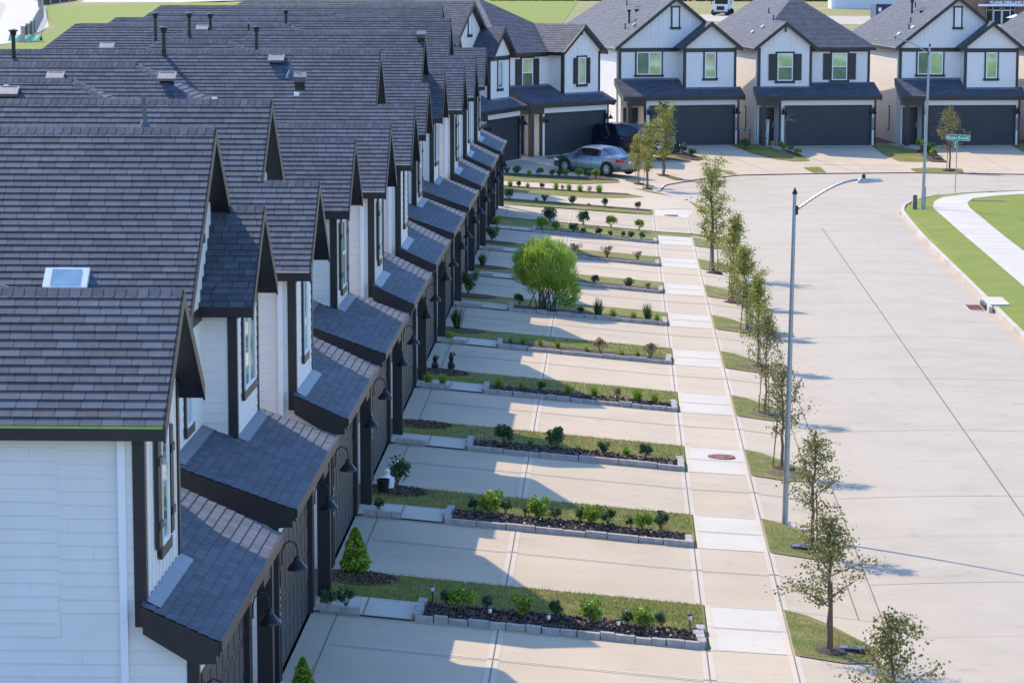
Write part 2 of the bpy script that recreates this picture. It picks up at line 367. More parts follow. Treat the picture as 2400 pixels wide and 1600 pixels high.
def drape(mb, poly, dz, m):
    x0 = min(p[0] for p in poly); x1 = max(p[0] for p in poly); y0 = min(p[1] for p in poly); y1 = max(p[1] for p in poly)
    for i in range(len(XS)-1):
        if XS[i+1] <= x0 or XS[i] >= x1: continue
        pi = halfclip(halfclip(poly, lambda q: q[0]-XS[i]), lambda q: XS[i+1]-q[0])
        if len(pi) < 3: continue
        for j in range(len(YS)-1):
            if YS[j+1] <= y0 or YS[j] >= y1: continue
            pj = halfclip(halfclip(pi, lambda q: q[1]-YS[j]), lambda q: YS[j+1]-q[1])
            if len(pj) < 3: continue
            w, h = XS[i+1]-XS[i], YS[j+1]-YS[j]
            z = (gz(i, j), gz(i+1, j), gz(i+1, j+1), gz(i, j+1))
            flat = abs(z[0]+z[2]-z[1]-z[3]) < 1e-4
            f = lambda q: (q[0]-XS[i])/w-(q[1]-YS[j])/h
            for sgn in ((0,) if flat else (1, -1)):
                c = pj if flat else halfclip(pj, lambda q: sgn*f(q))
                if len(c) < 3: continue
                ar = sum(c[k][0]*c[(k+1) % len(c)][1]-c[(k+1) % len(c)][0]*c[k][1] for k in range(len(c)))
                if abs(ar) < 1e-7: continue
                if ar < 0: c = c[::-1]
                pts = []
                for q in c:
                    s, t = (q[0]-XS[i])/w, (q[1]-YS[j])/h
                    zz = z[0]+(z[1]-z[0])*s+(z[2]-z[1])*t if (sgn >= 0) else z[0]+(z[2]-z[3])*s+(z[3]-z[0])*t
                    pts.append((q[0], q[1], zz+dz))
                mb.face(pts, m)
def strip(a, b, w):
    dx, dy = b[0]-a[0], b[1]-a[1]; L = math.hypot(dx, dy); nx, ny = -dy/L*w/2, dx/L*w/2
    return [(a[0]+nx, a[1]+ny), (a[0]-nx, a[1]-ny), (b[0]-nx, b[1]-ny), (b[0]+nx, b[1]+ny)]
def patch(name, polys, dz, m, **k):
    mb = MB()
    for p in polys: drape(mb, p, dz, m)
    return tag(mb.build(name), kind='structure', **k)
def roundp(poly, r=.25, n=3):
    out = []
    for i in range(len(poly)):
        p0, p, p1 = Vector(poly[i-1]), Vector(poly[i]), Vector(poly[(i+1) % len(poly)])
        a = p+(p0-p).normalized()*min(r, (p0-p).length*.45); b = p+(p1-p).normalized()*min(r, (p1-p).length*.45)
        for j in range(n+1): t = j/n; out.append(tuple((1-t)**2*a+2*t*(1-t)*p+t*t*b))
    return out

exec_ground = True
g = MB()
for i in range(len(XS)-1):
    for j in range(len(YS)-1):
        P = [(XS[i], YS[j], gz(i, j)), (XS[i+1], YS[j], gz(i+1, j)), (XS[i+1], YS[j+1], gz(i+1, j+1)), (XS[i], YS[j+1], gz(i, j+1))]
        mm = 'lawn2' if XS[i] > 11.9 and YS[j] < 158 else ('soil' if XS[i] < -5.2 or YS[j] > 170 else 'lawn')
        g.face([P[0], P[1], P[2]], mm); g.face([P[0], P[2], P[3]], mm)
tag(g.build('ground'), kind='structure')
# far land around the houses, out to the horizon
f = MB(); zf = .2; A, B, C, D_ = -30, 70, -10, 192
for x0, x1, y0, y1 in ((-3000, A, -50, 6000), (B, 3000, -50, 6000), (A, B, D_, 6000), (A, B, -50, C)):
    f.face([(x0, y0, zf), (x1, y0, zf), (x1, y1, zf), (x0, y1, zf)], 'field')
tag(f.build('field'), kind='structure')

# street: concrete slab with crown, joints and gutter lines
s = MB(); NS = 60
def along(pl, n):
    L = [0]
    for a, b in zip(pl, pl[1:]): L.append(L[-1]+math.hypot(b[0]-a[0], b[1]-a[1]))
    out = []
    for i in range(n+1):
        t = L[-1]*i/n; j = max(k for k in range(len(L)-1) if L[k] <= t+1e-9); u = (t-L[j])/(L[j+1]-L[j])
        out.append((pl[j][0]+u*(pl[j+1][0]-pl[j][0]), pl[j][1]+u*(pl[j+1][1]-pl[j][1])))
    return out
CL = CURB[:1] + [(4.65, y) for y in (20, 60, 100)] + CURB[1:]
RL = [(12.2, -30), (12.2, 20), (12.2, 60), (12.2, 100), (12.2, 120), (12.2, 127), (12.3, 134), (12.45, 139.7), (12.8, 142.5), (13.4, 145), (14.2, 147.2), (15.1, 148.6), (17, 150.2), (19.3, 151.2), (28, 153), (40, 155), (70, 157)]
for i in range(len(CL)-1):
    for q in range(6):
        t0, t1 = q/6, (q+1)/6
        def pt(i, t):
            a, b = CL[i], RL[min(i, len(RL)-1)] if len(CL) == len(RL) else RL[i]
            x, y = a[0]+(b[0]-a[0])*t, a[1]+(b[1]-a[1])*t
            return (x, y, -.275+.10*(1-(2*t-1)**2))
        s.face([pt(i, t0), pt(i, t1), pt(i+1, t1), pt(i+1, t0)], 'street')
def szz(x, y):
    t = min(1, max(0, (x-4.65)/7.55)) if y < 134 else .5
    q = t*6; k = min(5, int(q)); u = q-k; h = lambda t: .10*(1-(2*t-1)**2)
    return -.275+h(k/6)*(1-u)+h((k+1)/6)*u
def sline(a, b, w, m, dz=.004, n=24):
    for i in range(n):
        p = (a[0]+(b[0]-a[0])*i/n, a[1]+(b[1]-a[1])*i/n); q = (a[0]+(b[0]-a[0])*(i+1)/n, a[1]+(b[1]-a[1])*(i+1)/n)
        s.face([(x, y, szz(x, y)+dz) for x, y in strip(p, q, w)], m)
sline((8.45, -10), (8.45, 131), .03, 'jointd', .006, 40); sline((4.72, -10), (4.72, 128), .022, 'joint', .006, 40)
yj = 44.0; j = 0
while yj < 131:
    sline((4.75, yj), (12.15, yj-.05), .02 if j % 2 else .008, 'joint', .005, 12); yj += 4.6; j += 1
tag(s.build('street'), kind='structure')
c = MB()
for pl, sd, h in ((CURB[3:], 1, .05), (RL, -1, .15)):
    P = along(pl, 120)
    for a, b in zip(P, P[1:]):
        dx, dy = b[0]-a[0], b[1]-a[1]; L = math.hypot(dx, dy); nx, ny = -dy/L*.16*sd, dx/L*.16*sd
        z0, z1 = -.4, -.27+h
        q = [(a[0], a[1]), (b[0], b[1]), (b[0]+nx, b[1]+ny), (a[0]+nx, a[1]+ny)]
        if sd < 0: q = [q[1], q[0], q[3], q[2]]
        c.face([(x, y, z1) for x, y in q], 'curb'); c.face([(q[0][0], q[0][1], z0), (q[1][0], q[1][1], z0), (q[1][0], q[1][1], z1), (q[0][0], q[0][1], z1)], 'curb' if sd < 0 else 'rust')
        c.face([(q[2][0], q[2][1], z0), (q[3][0], q[3][1], z0), (q[3][0], q[3][1], z1), (q[2][0], q[2][1], z1)], 'curb')
tag(c.build('curb'), kind='structure')

# driveways, sidewalk, aprons of the row
def SN(k): return Yw(k)+5.17 - (.25 if k >= 9 else 0)          # near edge of the green strip after driveway k
def SF(k): return Yw(k+1)-.13 - (.2 if k >= 9 else 0)
def drive(k):
    mb = MB(); a = SF(k-1) if k < 11 else 137.4; b = SN(k) if k < 11 else 143.2
    if k == 10: a, b = 127.0, 133.0
    xe = 4.65 if k < 10 else (4.3 if k == 10 else 1.5)
    if k == 10: poly = [(-5.05, a), (4.65, a), (4.65, 134.4), (1.5, 134.4), (-5.05, 132.7)]
    elif k == 11: poly = [(-6.6, 137.2), (-5, 136.4), (1.6, 137.6), (3.4, 140), (2.9, 146.5), (1.2, 147.5), (-.8, 144.6), (-6.2, 143.8)]
    else: poly = [(-5.05, a), (4.65, a), (4.65, b), (-5.05, b)]
    if k == 10: poly = [(-5.05, a), (4.65, a), (4.65, 134.6), (3.6, 139.5), (1.6, 137.6), (1.54, 134.4), (-5.05, 132.7)]
    drape(mb, poly, .02, 'conc')
    if k < 11:
        xs = [-4.62, -1.95, 1.5, 2.94]
        for x in xs:
            w = .10
            if x > -4: drape(mb, [(x-w, a), (x-.012, a), (x-.012, b), (x-w, b)], .025, 'band'); drape(mb, [(x+.012, a), (x+w, a), (x+w, b), (x+.012, b)], .025, 'band')
            drape(mb, [(x-.009, a), (x+.009, a), (x+.009, b), (x-.009, b)], .027, 'joint')
        ym = Yw(k)+2.95
        drape(mb, strip((-4.55, ym+.06), (4.2, ym+.06), .09), .025, 'band'); drape(mb, strip((-4.55, ym-.05), (4.2, ym-.05), .07), .0255, 'band'); drape(mb, strip((-4.55, ym), (4.2, ym), .012), .028, 'joint')
        for e in (a+.04, b-.04): drape(mb, strip((-5.0, e), (1.5, e), .08), .026, 'band')
        for x in (4.28,): drape(mb, [(x-.01, a), (x+.01, a), (x+.01, b), (x-.01, b)], .027, 'joint')
    tag(mb.build('driveway'), kind='structure')
for k in range(-1, 12): drive(k)
mb = MB()
for k in range(-2, 10):
    a, b = SN(k), SF(k)
    drape(mb, [(1.56, a), (2.93, a), (2.93, b), (1.56, b)], .022, 'walk')
    for x in (1.62, 2.87): drape(mb, strip((x, a), (x, b), .10), .026, 'band')
    for y in (a+.04, b-.04, (a+b)/2-.02): drape(mb, strip((1.57, y), (2.92, y), .07), .0265, 'band')
    drape(mb, strip((1.57, (a+b)/2), (2.92, (a+b)/2), .012), .029, 'joint')
drape(mb, [(1.56, 134.4), (2.93, 134.4), (3.3, 138.5), (1.6, 137.6)], .024, 'walk')
tag(mb.build('sidewalk'), kind='structure')
for k in range(-2, 10):
    S = SN(k)
    if k > -2:
        mb = MB(); drape(mb, [(2.94, S-.6), (4.65, S-.6), (4.65, SF(k)+.6), (2.94, SF(k)+.6)], .016, 'conc'); tag(mb.build('apron'), kind='structure')
        isl = [(2.96, S+.02), (3.8, S-.12), (4.25, S+.15), (4.42, S+.8), (4.3, S+1.5), (3.75, S+2.7), (3.35, S+3.3), (2.96, SF(k)-.03)]
        mb = MB(); drape(mb, isl, .045, 'lawn'); 
        for a, b in zip(isl, isl[1:]): drape(mb, strip(a, b, .05), .041, 'band')
        tag(mb.build('verge'), kind='structure')
        mb = MB(); cx, cy = 3.75, S+.75
        drape(mb, [(cx+.42*math.cos(t)*(1+.15*math.sin(3*t+k)), cy+.42*math.sin(t)*(1+.12*math.cos(2*t+k))) for t in [2*math.pi*i/14 for i in range(14)]], .05, 'soil')
        tag(mb.build('tree_pit'), kind='structure')
    # lawn strip and bed
    mb = MB(); drape(mb, [(-5.05, S), (1.54, S), (1.54, SF(k)), (-5.05, SF(k))], .03, 'lawn'); tag(mb.build('lawn_strip'), kind='structure')
    bx0 = -3.3; bt = S+1.5
    mb = MB(); drape(mb, roundp([(bx0, S+.05), (1.45, S+.05), (1.45, S+1.25), (.4, S+1.4), (-1.4, bt), (bx0, bt)], .2), .05, 'mulch'); tag(mb.build('mulch_bed'), kind='structure')
    if 2 <= k <= 9:
        pass
    # entry walk and planter
    mb = MB(); drape(mb, [(-5.05, S-.02), (-3.38, S-.02), (-3.38, S+1.38), (-5.05, S+1.38)], .052, 'walk')
    for x in (-4.27, -4.13, -3.43, -4.98): drape(mb, strip((x, S), (x, S+1.36), .09), .057, 'band')
    for y in (S+.03, S+1.33): drape(mb, strip((-5.0, y), (-3.42, y), .08), .0575, 'band')
    drape(mb, strip((-4.2, S), (-4.2, S+1.36), .02), .059, 'joint')
    tag(mb.build('walkway'), kind='structure')
    mb = MB(); cy = SF(k)-.55
    if k < 9:
        drape(mb, roundp([(-5.05, cy-.65), (-4.2, cy-.6), (-3.75, cy), (-3.9, cy+.5), (-5.05, cy+.52)], .3), .05, 'mulch'); tag(mb.build('mulch_bed'), kind='structure')

# knuckle and far side: paving, lawns, islands
patch('pavement', [[(-9, 134.6), (1.54, 134.6), (3.6, 139.5), (3.2, 146), (1.96, 151.3), (2.3, 155), (3.9, 158.6), (6.2, 161.8), (10.8, 163.2), (10.8, 176), (-9, 176)], [(10.8, 163.2), (15.3, 163.9), (21, 163), (40, 160.5), (40, 176), (10.8, 176)]], .012, 'conc')
FL = dict(
 a=[(5.9, 175.3), (8.1, 174.6), (8.9, 171.6), (9.7, 170.8), (10.2, 168.0), (9.4, 167.5), (8.3, 168.3), (7.1, 170.9)],
 b=[(13.9, 175.6), (14.9, 175.6), (16.3, 173.0), (16.5, 168.0), (14.9, 168.1), (14.3, 171.1)],
 d=[(-4.6, 167.6), (-3.3, 168.6), (-3.2, 164.8), (-4.3, 165.4)],
 e=[(21.6, 175.6), (22.8, 175.6), (24, 173), (24.2, 168), (22.6, 168.1), (22, 171)],
 g=[(.9, 171.5), (2.3, 172.6), (4.3, 167.6), (3.3, 166.4), (2.2, 168.2)],
)
mb = MB()
for k_, p in FL.items(): drape(mb, roundp(p, .3), .03, 'lawn')
tag(mb.build('front_lawn'), kind='structure')
mb = MB()
for p in ([(9.6, 164.9), (10.5, 165.4), (10.75, 163.3), (10.1, 163.3)], [(15.2, 165.2), (16.2, 165.5), (17.9, 165.0), (17.85, 163.9), (17.2, 163.7), (15.5, 164.0)], [(5.1, 163.4), (5.8, 163.1), (6.1, 161.9), (5.6, 161.9)],
          [(.36, 156.4), (1.76, 153.8), (1.5, 153.2), (.3, 155.4)], [(.66, 151.6), (1.39, 150.6), (2.5, 148.4), (1.6, 149.3)], [(1.83, 159.9), (2.5, 159.7), (3.3, 158.2), (2.8, 157.6)]):
    drape(mb, roundp(p, .15), .035, 'lawn')
tag(mb.build('verge'), kind='structure')
mb = MB()
for p in ([(-5.0, 133.0), (1.47, 134.9), (1.5, 137.2), (-5.1, 135.8)], [(-5.3, 140.6), (-1.5, 141.3), (1.2, 145.0), (.4, 146.6), (-5.4, 145.6)], [(-5.6, 150.0), (-1.8, 151.6), (.1, 154.0), (-.6, 156.4), (-5.8, 155.2)]):
    drape(mb, roundp(p, .2), .032, 'lawn')
tag(mb.build('lawn_strip'), kind='structure')
mb = MB()
for p in ([(-5.0, 135.0), (1.4, 136.5), (1.4, 137.2), (-5.1, 135.8)], [(-5.3, 144.3), (.6, 145.8), (.4, 146.6), (-5.4, 145.6)], [(-5.6, 153.6), (.1, 155.0), (-.5, 156.3), (-5.8, 155.2)], [(16.2, 172.6), (16.5, 168.0), (17.4, 167.6), (17.0, 174.4)], [(2.3, 171.0), (2.6, 172.8), (4.5, 168.0), (4.2, 166.9), (3.4, 167.6)], [(8.8, 173.0), (9.7, 170.8), (9.9, 169.4), (9.2, 170.9)]):
    drape(mb, roundp(p, .2), .05, 'mulch')
tag(mb.build('mulch_bed'), kind='structure')
mb = MB()     # joints across the far paving
for a, b in (((8.2, 174.5), (12.4, 163.5)), ((11.4, 174.6), (13.0, 163.8)), ((4.5, 173.6), (8.0, 162.6)), ((18.9, 174.5), (20.5, 163.2)), ((-3.4, 165.5), (1.2, 160.5)), ((9.8, 166.3), (15.0, 166.4)), ((-1.5, 169.5), (3, 160))):
    drape(mb, strip(a, b, .14), .018, 'band'); drape(mb, strip(a, b, .02), .021, 'joint')
tag(mb.build('paving_joint'), kind='structure')
# right side park: sidewalk
SWo = [(13.85, -10), (13.85, 127), (13.9, 139.7), (14.3, 143.2), (14.95, 145.8), (16.7, 147.9), (19.1, 149.2), (30, 151.3), (60, 155)]
SWi = [(15.4, -10), (15.4, 127), (15.5, 139.5), (15.7, 142.3), (16.2, 144.6), (17.6, 146.4), (19.4, 147.5), (30, 149.6), (60, 153.2)]
mb = MB()
for i in range(len(SWo)-1): drape(mb, [SWo[i], SWi[i], SWi[i+1], SWo[i+1]], .012, 'walk')
for y in [50+1.6*i for i in range(58)]: drape(mb, strip((13.86, y), (15.39, y), .03), .016, 'joint' if int(y) % 3 == 0 else 'band')
drape(mb, [(15.9, 143.2), (17.4, 142.9), (17.6, 143.3), (16.1, 143.6)], .014, 'soil')
tag(mb.build('path'), kind='structure')
# far road, lot, lawn at upper left
mb = MB()
def fl(p, m, z): mb.face([(x, y, z) for x, y in p], m)
fl([(-400, 330), (-69.5, 345), (-69, 358), (-78, 420), (-105, 560), (-150, 800), (-500, 800)], 'street', .21)
tag(mb.build('road'), kind='structure')
mb = MB(); fl([(-74, 345), (-68.5, 346), (-68, 358), (-76, 420), (-102, 560), (-120, 640), (-128, 640), (-108, 556), (-83, 420), (-76, 358)], 'walk', .25)
fl([(-100, 585), (-75, 590), (-60, 640), (-110, 660)], 'walk', .24)
tag(mb.build('sidewalk'), kind='structure')
mb = MB(); fl([(-67.5, 230), (-8, 230), (-8, 640), (-60, 640), (-101, 545), (-75, 420), (-67, 358)], 'lawn2', .24)
tag(mb.build('lawn'), kind='structure')
mb = MB(); fl([(5, 462), (60, 420), (110, 430), (110, 500), (36, 488), (20, 500), (4, 492)], 'street', .22); tag(mb.build('parking_lot'), kind='structure')

# ------------------------------------------------------------------ houses
W = 6.43; EZ = 5.32; SL = .79; OV = .3; TH = .17
def wpanel(mb, poly2, v, m='white', rh=.165, lift=.010):
    """lap siding on a wall facing -y; poly2 in (u,z), listed counter-clockwise seen from the front"""
    courses(mb, [(u, v, z) for u, z in poly2], m, rh, lift, b0=None)
def window(par, u, z, w, h, v, kind, head=True, shut=False, flat=True):
    """one window: frame, panes, trim boards; children registered under the house"""
    o = MB()
    o.box(u, u+w, v-.05, v-.004, z, z+.05, 'wtrim'); o.box(u, u+w, v-.05, v-.004, z+h-.05, z+h, 'wtrim')
    o.box(u, u+.05, v-.052, v-.004, z+.05, z+h-.05, 'wtrim'); o.box(u+w-.05, u+w, v-.052, v-.004, z+.05, z+h-.05, 'wtrim')
    if kind == 'dh': o.box(u+.05, u+w-.05, v-.048, v-.004, z+h/2-.025, z+h/2+.025, 'wtrim')
    if kind == 'slide': o.box(u+w/2-.03, u+w/2+.03, v-.048, v-.004, z+.05, z+h-.05, 'wtrim')
    if kind == 'slot': o.box(u+.05, u+w-.05, v-.03, v-.004, z+.05, z+h-.05, 'white')
    wo = o.build('window', par[0], par[1]); reg(wo, par[0])
    if kind != 'slot':
        p = MB()
        if kind == 'dh':
            p.box(u+.05, u+w-.05, v-.03, v-.006, z+.05, z+h/2-.025, 'glassd'); p.box(u+.05, u+w-.05, v-.034, v-.006, z+h/2+.025, z+h-.05, 'glass')
        elif kind == 'slide':
            p.box(u+.05, u+w/2-.03, v-.03, v-.006, z+.05, z+h-.05, 'glassd'); p.box(u+w/2+.03, u+w-.05, v-.034, v-.006, z+.05, z+h-.05, 'glass')
        else: p.box(u+.05, u+w-.05, v-.034, v-.006, z+.05, z+h-.05, 'glass')
        reg(p.build('pane', wo, par[1]), wo)
    t = MB(); tw = .09
    t.box(u-tw, u, v-.035, v-.005, z, z+h, 'trim'); t.box(u+w, u+w+tw, v-.035, v-.005, z, z+h, 'trim')
    t.box(u-tw-.05, u+w+tw+.05, v-.055, v-.005, z-.14, z, 'trim')
    if head: t.box(u-tw-.02, u+w+tw+.02, v-.045, v-.005, z+h, z+h+.09, 'trim')
    reg(t.build('window_trim', wo, par[1]), wo)
    if shut:
        sw = .40 if w > .7 else .26
        for a in (u-tw-sw-.01, u+w+tw+.01):
            s_ = MB(); s_.box(a, a+sw, v-.045, v-.005, z+.02, z+h-.03, 'trim')
            for q in range(3): s_.box(a+sw*(q+.08)/3, a+sw*(q+.92)/3, v-.055, v-.044, z+.03, z+h-.04, 'trim')
            for zz in (z+h*.22, z+h*.78): s_.box(a+.01, a+sw-.01, v-.075, v-.054, zz-.05, zz+.05, 'trim')
            reg(s_.build('shutter', par[0], par[1]), par[0])
def lamp(par, u, v, z):
    l = MB()
    l.box(u-.05, u+.05, v-.03, v, z-.30, z+.02, 'dark'); l.tube([(u, v-.03, z-.2), (u, v-.06, z-.2), (u, v-.06, z), (u, v-.09, z+.10), (u, v-.17, z+.16), (u, v-.26, z+.12), (u, v-.29, z+.02), (u, v-.29, z-.08)], .012, 'dark', 6)
    lo = l.build('wall_lamp', par[0], par[1]); reg(lo, par[0])
    sh = MB(); sh.lathe((u, v-.29, z), [(.02, -.06), (.045, -.09), (.06, -.14), (.11, -.20), (.15, -.25), (.155, -.28)], 'dark', 14)
    reg(sh.build('lamp_shade', lo, par[1]), lo)
def make_house(small='R', bb=False, gable=True, mirror=False, rear=14.1, wins=('narrow', 'slide')):
    root = empty('house', (0, 0, 0)); mx = W if mirror else None; par = (root, mx)
    fl_ = (small == 'L')                                     # the small front section on the left: flip u in the geometry
    U = (lambda u: W-u) if fl_ else (lambda u: u)
    def P(poly):                                             # keep the winding right when flipped
        q = [(U(p[0]),)+tuple(p[1:]) for p in poly]; return q[::-1] if fl_ else q
    vs, vr = (1.0, 1.55) if fl_ else (.62, 1.65)
    RV = rear + 3.3; su = 3.43                               # rear eave, inner edge of small section
    ev = vr-OV; e0, e1 = -OV, W+OV; rz = EZ+SL*(W/2+OV); hu = W/2
    sr = e1-(W-su+2*OV)/2; sz = EZ+SL*(e1-sr); vf = vs-OV
    hr = 6.55; hs = (rz-EZ)/(hr-ev)
    # ---- walls
    wl = MB()
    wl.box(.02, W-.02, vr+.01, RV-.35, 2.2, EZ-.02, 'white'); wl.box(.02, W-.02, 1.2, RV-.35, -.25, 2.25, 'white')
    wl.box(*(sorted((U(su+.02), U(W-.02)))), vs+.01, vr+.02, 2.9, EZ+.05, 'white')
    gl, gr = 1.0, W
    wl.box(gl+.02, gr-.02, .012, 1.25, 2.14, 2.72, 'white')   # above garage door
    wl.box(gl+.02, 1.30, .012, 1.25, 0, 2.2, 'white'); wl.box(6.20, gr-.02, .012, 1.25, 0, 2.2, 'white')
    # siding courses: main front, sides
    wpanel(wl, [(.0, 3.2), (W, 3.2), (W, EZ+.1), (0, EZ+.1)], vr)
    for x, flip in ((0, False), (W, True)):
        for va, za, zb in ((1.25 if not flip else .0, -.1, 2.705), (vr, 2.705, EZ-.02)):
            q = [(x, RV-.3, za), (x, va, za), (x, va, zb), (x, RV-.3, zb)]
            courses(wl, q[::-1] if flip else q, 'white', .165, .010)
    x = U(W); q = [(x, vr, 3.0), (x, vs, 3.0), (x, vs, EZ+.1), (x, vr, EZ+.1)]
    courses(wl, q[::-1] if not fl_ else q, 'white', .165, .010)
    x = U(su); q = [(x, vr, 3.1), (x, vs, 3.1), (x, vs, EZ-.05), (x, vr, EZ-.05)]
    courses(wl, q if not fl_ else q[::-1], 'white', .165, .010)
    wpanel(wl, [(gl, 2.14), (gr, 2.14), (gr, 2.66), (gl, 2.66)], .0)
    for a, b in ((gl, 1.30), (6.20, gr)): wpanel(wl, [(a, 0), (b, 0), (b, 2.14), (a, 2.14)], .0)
    # porch left wall of garage and recess
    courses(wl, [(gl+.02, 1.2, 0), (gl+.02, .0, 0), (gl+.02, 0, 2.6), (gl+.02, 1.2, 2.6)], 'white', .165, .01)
    # small front section face
    if bb:
        base = P([(su, 3.0), (W, 3.0), (W, EZ+.12), (sr, sz-.12), (su, EZ+.12)])
        wl.face([(a, vs, b) for a, b in base], 'white'); nb = int((W-su)/.3)
        for i in range(1, nb+1):
            a = su+(W-su)*i/(nb+1); top = sz-.14-SL*abs(a-sr); q = sorted((U(a-.02), U(a+.02)))
            wl.box(q[0], q[1], vs-.018, vs+.002, 3.02, top, 'white')
    else:
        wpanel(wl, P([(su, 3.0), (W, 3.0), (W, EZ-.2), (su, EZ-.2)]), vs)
        t3 = P([(su, EZ-.1), (W, EZ-.1), (W, EZ+.12), (sr, sz-.12), (su, EZ+.12)]); wl.face([(a, vs, b) for a, b in t3], 'white')
        nb = int((W-su)/.22)
        for i in range(1, nb+1):
            a = su+(W-su)*i/(nb+1); top = sz-.14-SL*abs(a-sr); q = sorted((U(a-.015), U(a+.015)))
            wl.box(q[0], q[1], vs-.018, vs+.002, EZ-.08, top, 'white')
    if gable:
        t3 = P([(0, EZ), (W, EZ), (W, EZ+.12), (hu, rz-.14), (0, EZ+.12)]); wl.face([(a, vr-.012, b) for a, b in t3], 'white')
        for i in range(1, 28):
            a = W*i/28; top = rz-.16-SL*abs(a-hu); q = sorted((U(a-.015), U(a+.015)))
            wl.box(q[0], q[1], vr-.032, vr-.010, EZ, top, 'white')
    reg(wl.build('wall', root, mx), root)
    fd = MB(); fd.box(gl-.02, W+.03, -.04, 1.2, -.55, .0, 'slab'); fd.box(-.03, W+.03, 1.1, RV-.3, -.55, .02, 'slab'); fd.box(-.1, gl, -.35, 1.1, -.5, .01, 'slab'); reg(fd.build('foundation', root, mx), root)
    # ---- main roof
    right = [(e1, RV, EZ), (e1, vf, EZ), (sr, vf, sz)]       # clockwise seen from outside is fixed below
    if gable:
        right += [(sr, ev, sz), (hu, ev, rz), (hu, rear, rz)]; left = [(e0, ev, EZ), (e0, RV, EZ), (hu, rear, rz), (hu, ev, rz)]
        front = None; sl = [(su-OV, vf, EZ), (su-OV, vr, EZ), (sr, vr, sz), (sr, vf, sz)]
    else:
        vh = ev+(sz-EZ)/hs
        right += [(sr, vh, sz), (hu, hr, rz), (hu, rear, rz)]; left = [(e0, ev, EZ), (e0, RV, EZ), (hu, rear, rz), (hu, hr, rz)]
        front = [(su-OV, ev, EZ), (e0, ev, EZ), (hu, hr, rz), (sr, vh, sz)]; sl = [(su-OV, vf, EZ), (su-OV, ev, EZ), (sr, vh, sz), (sr, vf, sz)]
    back = [(e0, RV, EZ), (e1, RV, EZ), (hu, rear, rz)]
    def up(q):
        q = P(q); n = Vector((0, 0, 0))
        for i in range(len(q)): n += Vector(q[i]).cross(Vector(q[(i+1) % len(q)]))
        return q if n.z > 0 else q[::-1]
    pl = [up(q) for q in (right, left, back) + ((front,) if front else ())]
    body = MB(); solid(body, pl if gable else pl+[up(sl)], TH, 'trim'); 
    if gable: solid(body, [up(sl)], TH-.01, 'trim')
    reg(body.build('fascia', root, mx), root)
    rf = MB()
    for q in pl: courses(rf, q, 'shingle', .143, .015, .006, b0=None)
    d1 = Vector((1 if not fl_ else -1, 0, -SL)); d2 = Vector((-1 if not fl_ else 1, 0, -SL))
    c3 = lambda a: (U(a[0]), a[1], a[2])
    caps(rf, c3((hu, hr if not gable else ev, rz+.01)), c3((hu, rear, rz+.01)), d1, d2, 'shingle')
    if front:
        dfr = Vector((0, -1, -hs)).normalized()
        caps(rf, c3((e0, ev, EZ+.01)), c3((hu, hr, rz+.01)), (dfr+Vector((.5 if not fl_ else -.5, 0, 0))), (d2.normalized()+Vector((0, .5, 0))), 'shingle')
        caps(rf, c3((sr, vh, sz+.01)), c3((hu, hr, rz+.01)), (d1.normalized()+Vector((0, .5, 0))), (dfr+Vector((-.5 if not fl_ else .5, 0, 0))), 'shingle')
    for sx, dd in ((e0, d2), (e1, d1)): caps(rf, c3((sx, RV, EZ+.01)), c3((hu, rear, rz+.01)), dd.normalized()-Vector((0, .4, 0)), Vector((0, 1, -.9)), 'shingle')
    reg(rf.build('roof', root, mx), root)
    gf = MB(); courses(gf, up(sl), 'shingle', .143, .015, .006)
    caps(gf, c3((sr, vf-.01, sz+.01)), c3((sr, (ev if gable else vh), sz+.01)), d1, d2, 'shingle'); reg(gf.build('gable_roof', root, mx), root)
    # eave drip edges
    dr = MB()
    a, b = sorted((U(e1+.004), U(e1+.018))); dr.box(a, b, vf, RV, EZ-.02, EZ+.008, 'stain'); a, b = sorted((U(e0-.018), U(e0-.004))); dr.box(a, b, ev, RV, EZ-.02, EZ+.008, 'stain')
    reg(dr.build('drip_edge', root, mx), root)
    # rake boards (proud) for gables
    rk = MB()
    def rake(u0, z0, u1, z1, v):
        q = P([(u0, z0+.012), (u1, z1+.012), (u1, z1-.20), (u0, z0-.20)])
        rk.prism(q if not fl_ else q, v-.028, v-.001, 'trim')
    rake(su-OV, EZ, sr, sz, vf); rake(sr, sz, e1, EZ, vf)
    if gable: rake(e0, EZ, hu, rz, ev); rake(hu, rz, sr, sz, ev)
    if bb: q = sorted((U(sr-.05), U(sr+.05))); rk.box(q[0], q[1], vs-.06, vs-.02, sz-.55, sz-.2, 'trim')
    else:
        q = sorted((U(su), U(W))); rk.box(q[0], q[1], vs-.03, vs-.001, EZ-.24, EZ-.02, 'trim')
    q = sorted((U(0), U(su))); rk.box(q[0], q[1], vr-.03, vr-.001, EZ-.24, EZ-.02, 'trim')
    reg(rk.build('rake_board', root, mx), root)
    # ---- corner boards
    cb = MB()
    def cbd(u, v, z0, z1, s_):
        cb = MB()
        a, b = sorted((U(u), U(u+s_*.12))); cb.box(a, b, v-.028, v-.001, z0, z1, 'trim')
        o_ = -s_; a, b = sorted((U(u), U(u+o_*.024))); cb.box(a, b, v-.028, v+.12, z0, z1, 'trim'); reg(cb.build('corner_board', root, mx), root)
    pz = lambda v, s_: 2.72+s_*(v+.3)
    ps = .36 if fl_ else .46
    cbd(su, vs, pz(vs, ps), EZ+.1, 1); cbd(W, vs, pz(vs, ps)-.3, EZ+.0, -1); cbd(0, vr, pz(vr, ps)-.3, EZ+.02, 1)
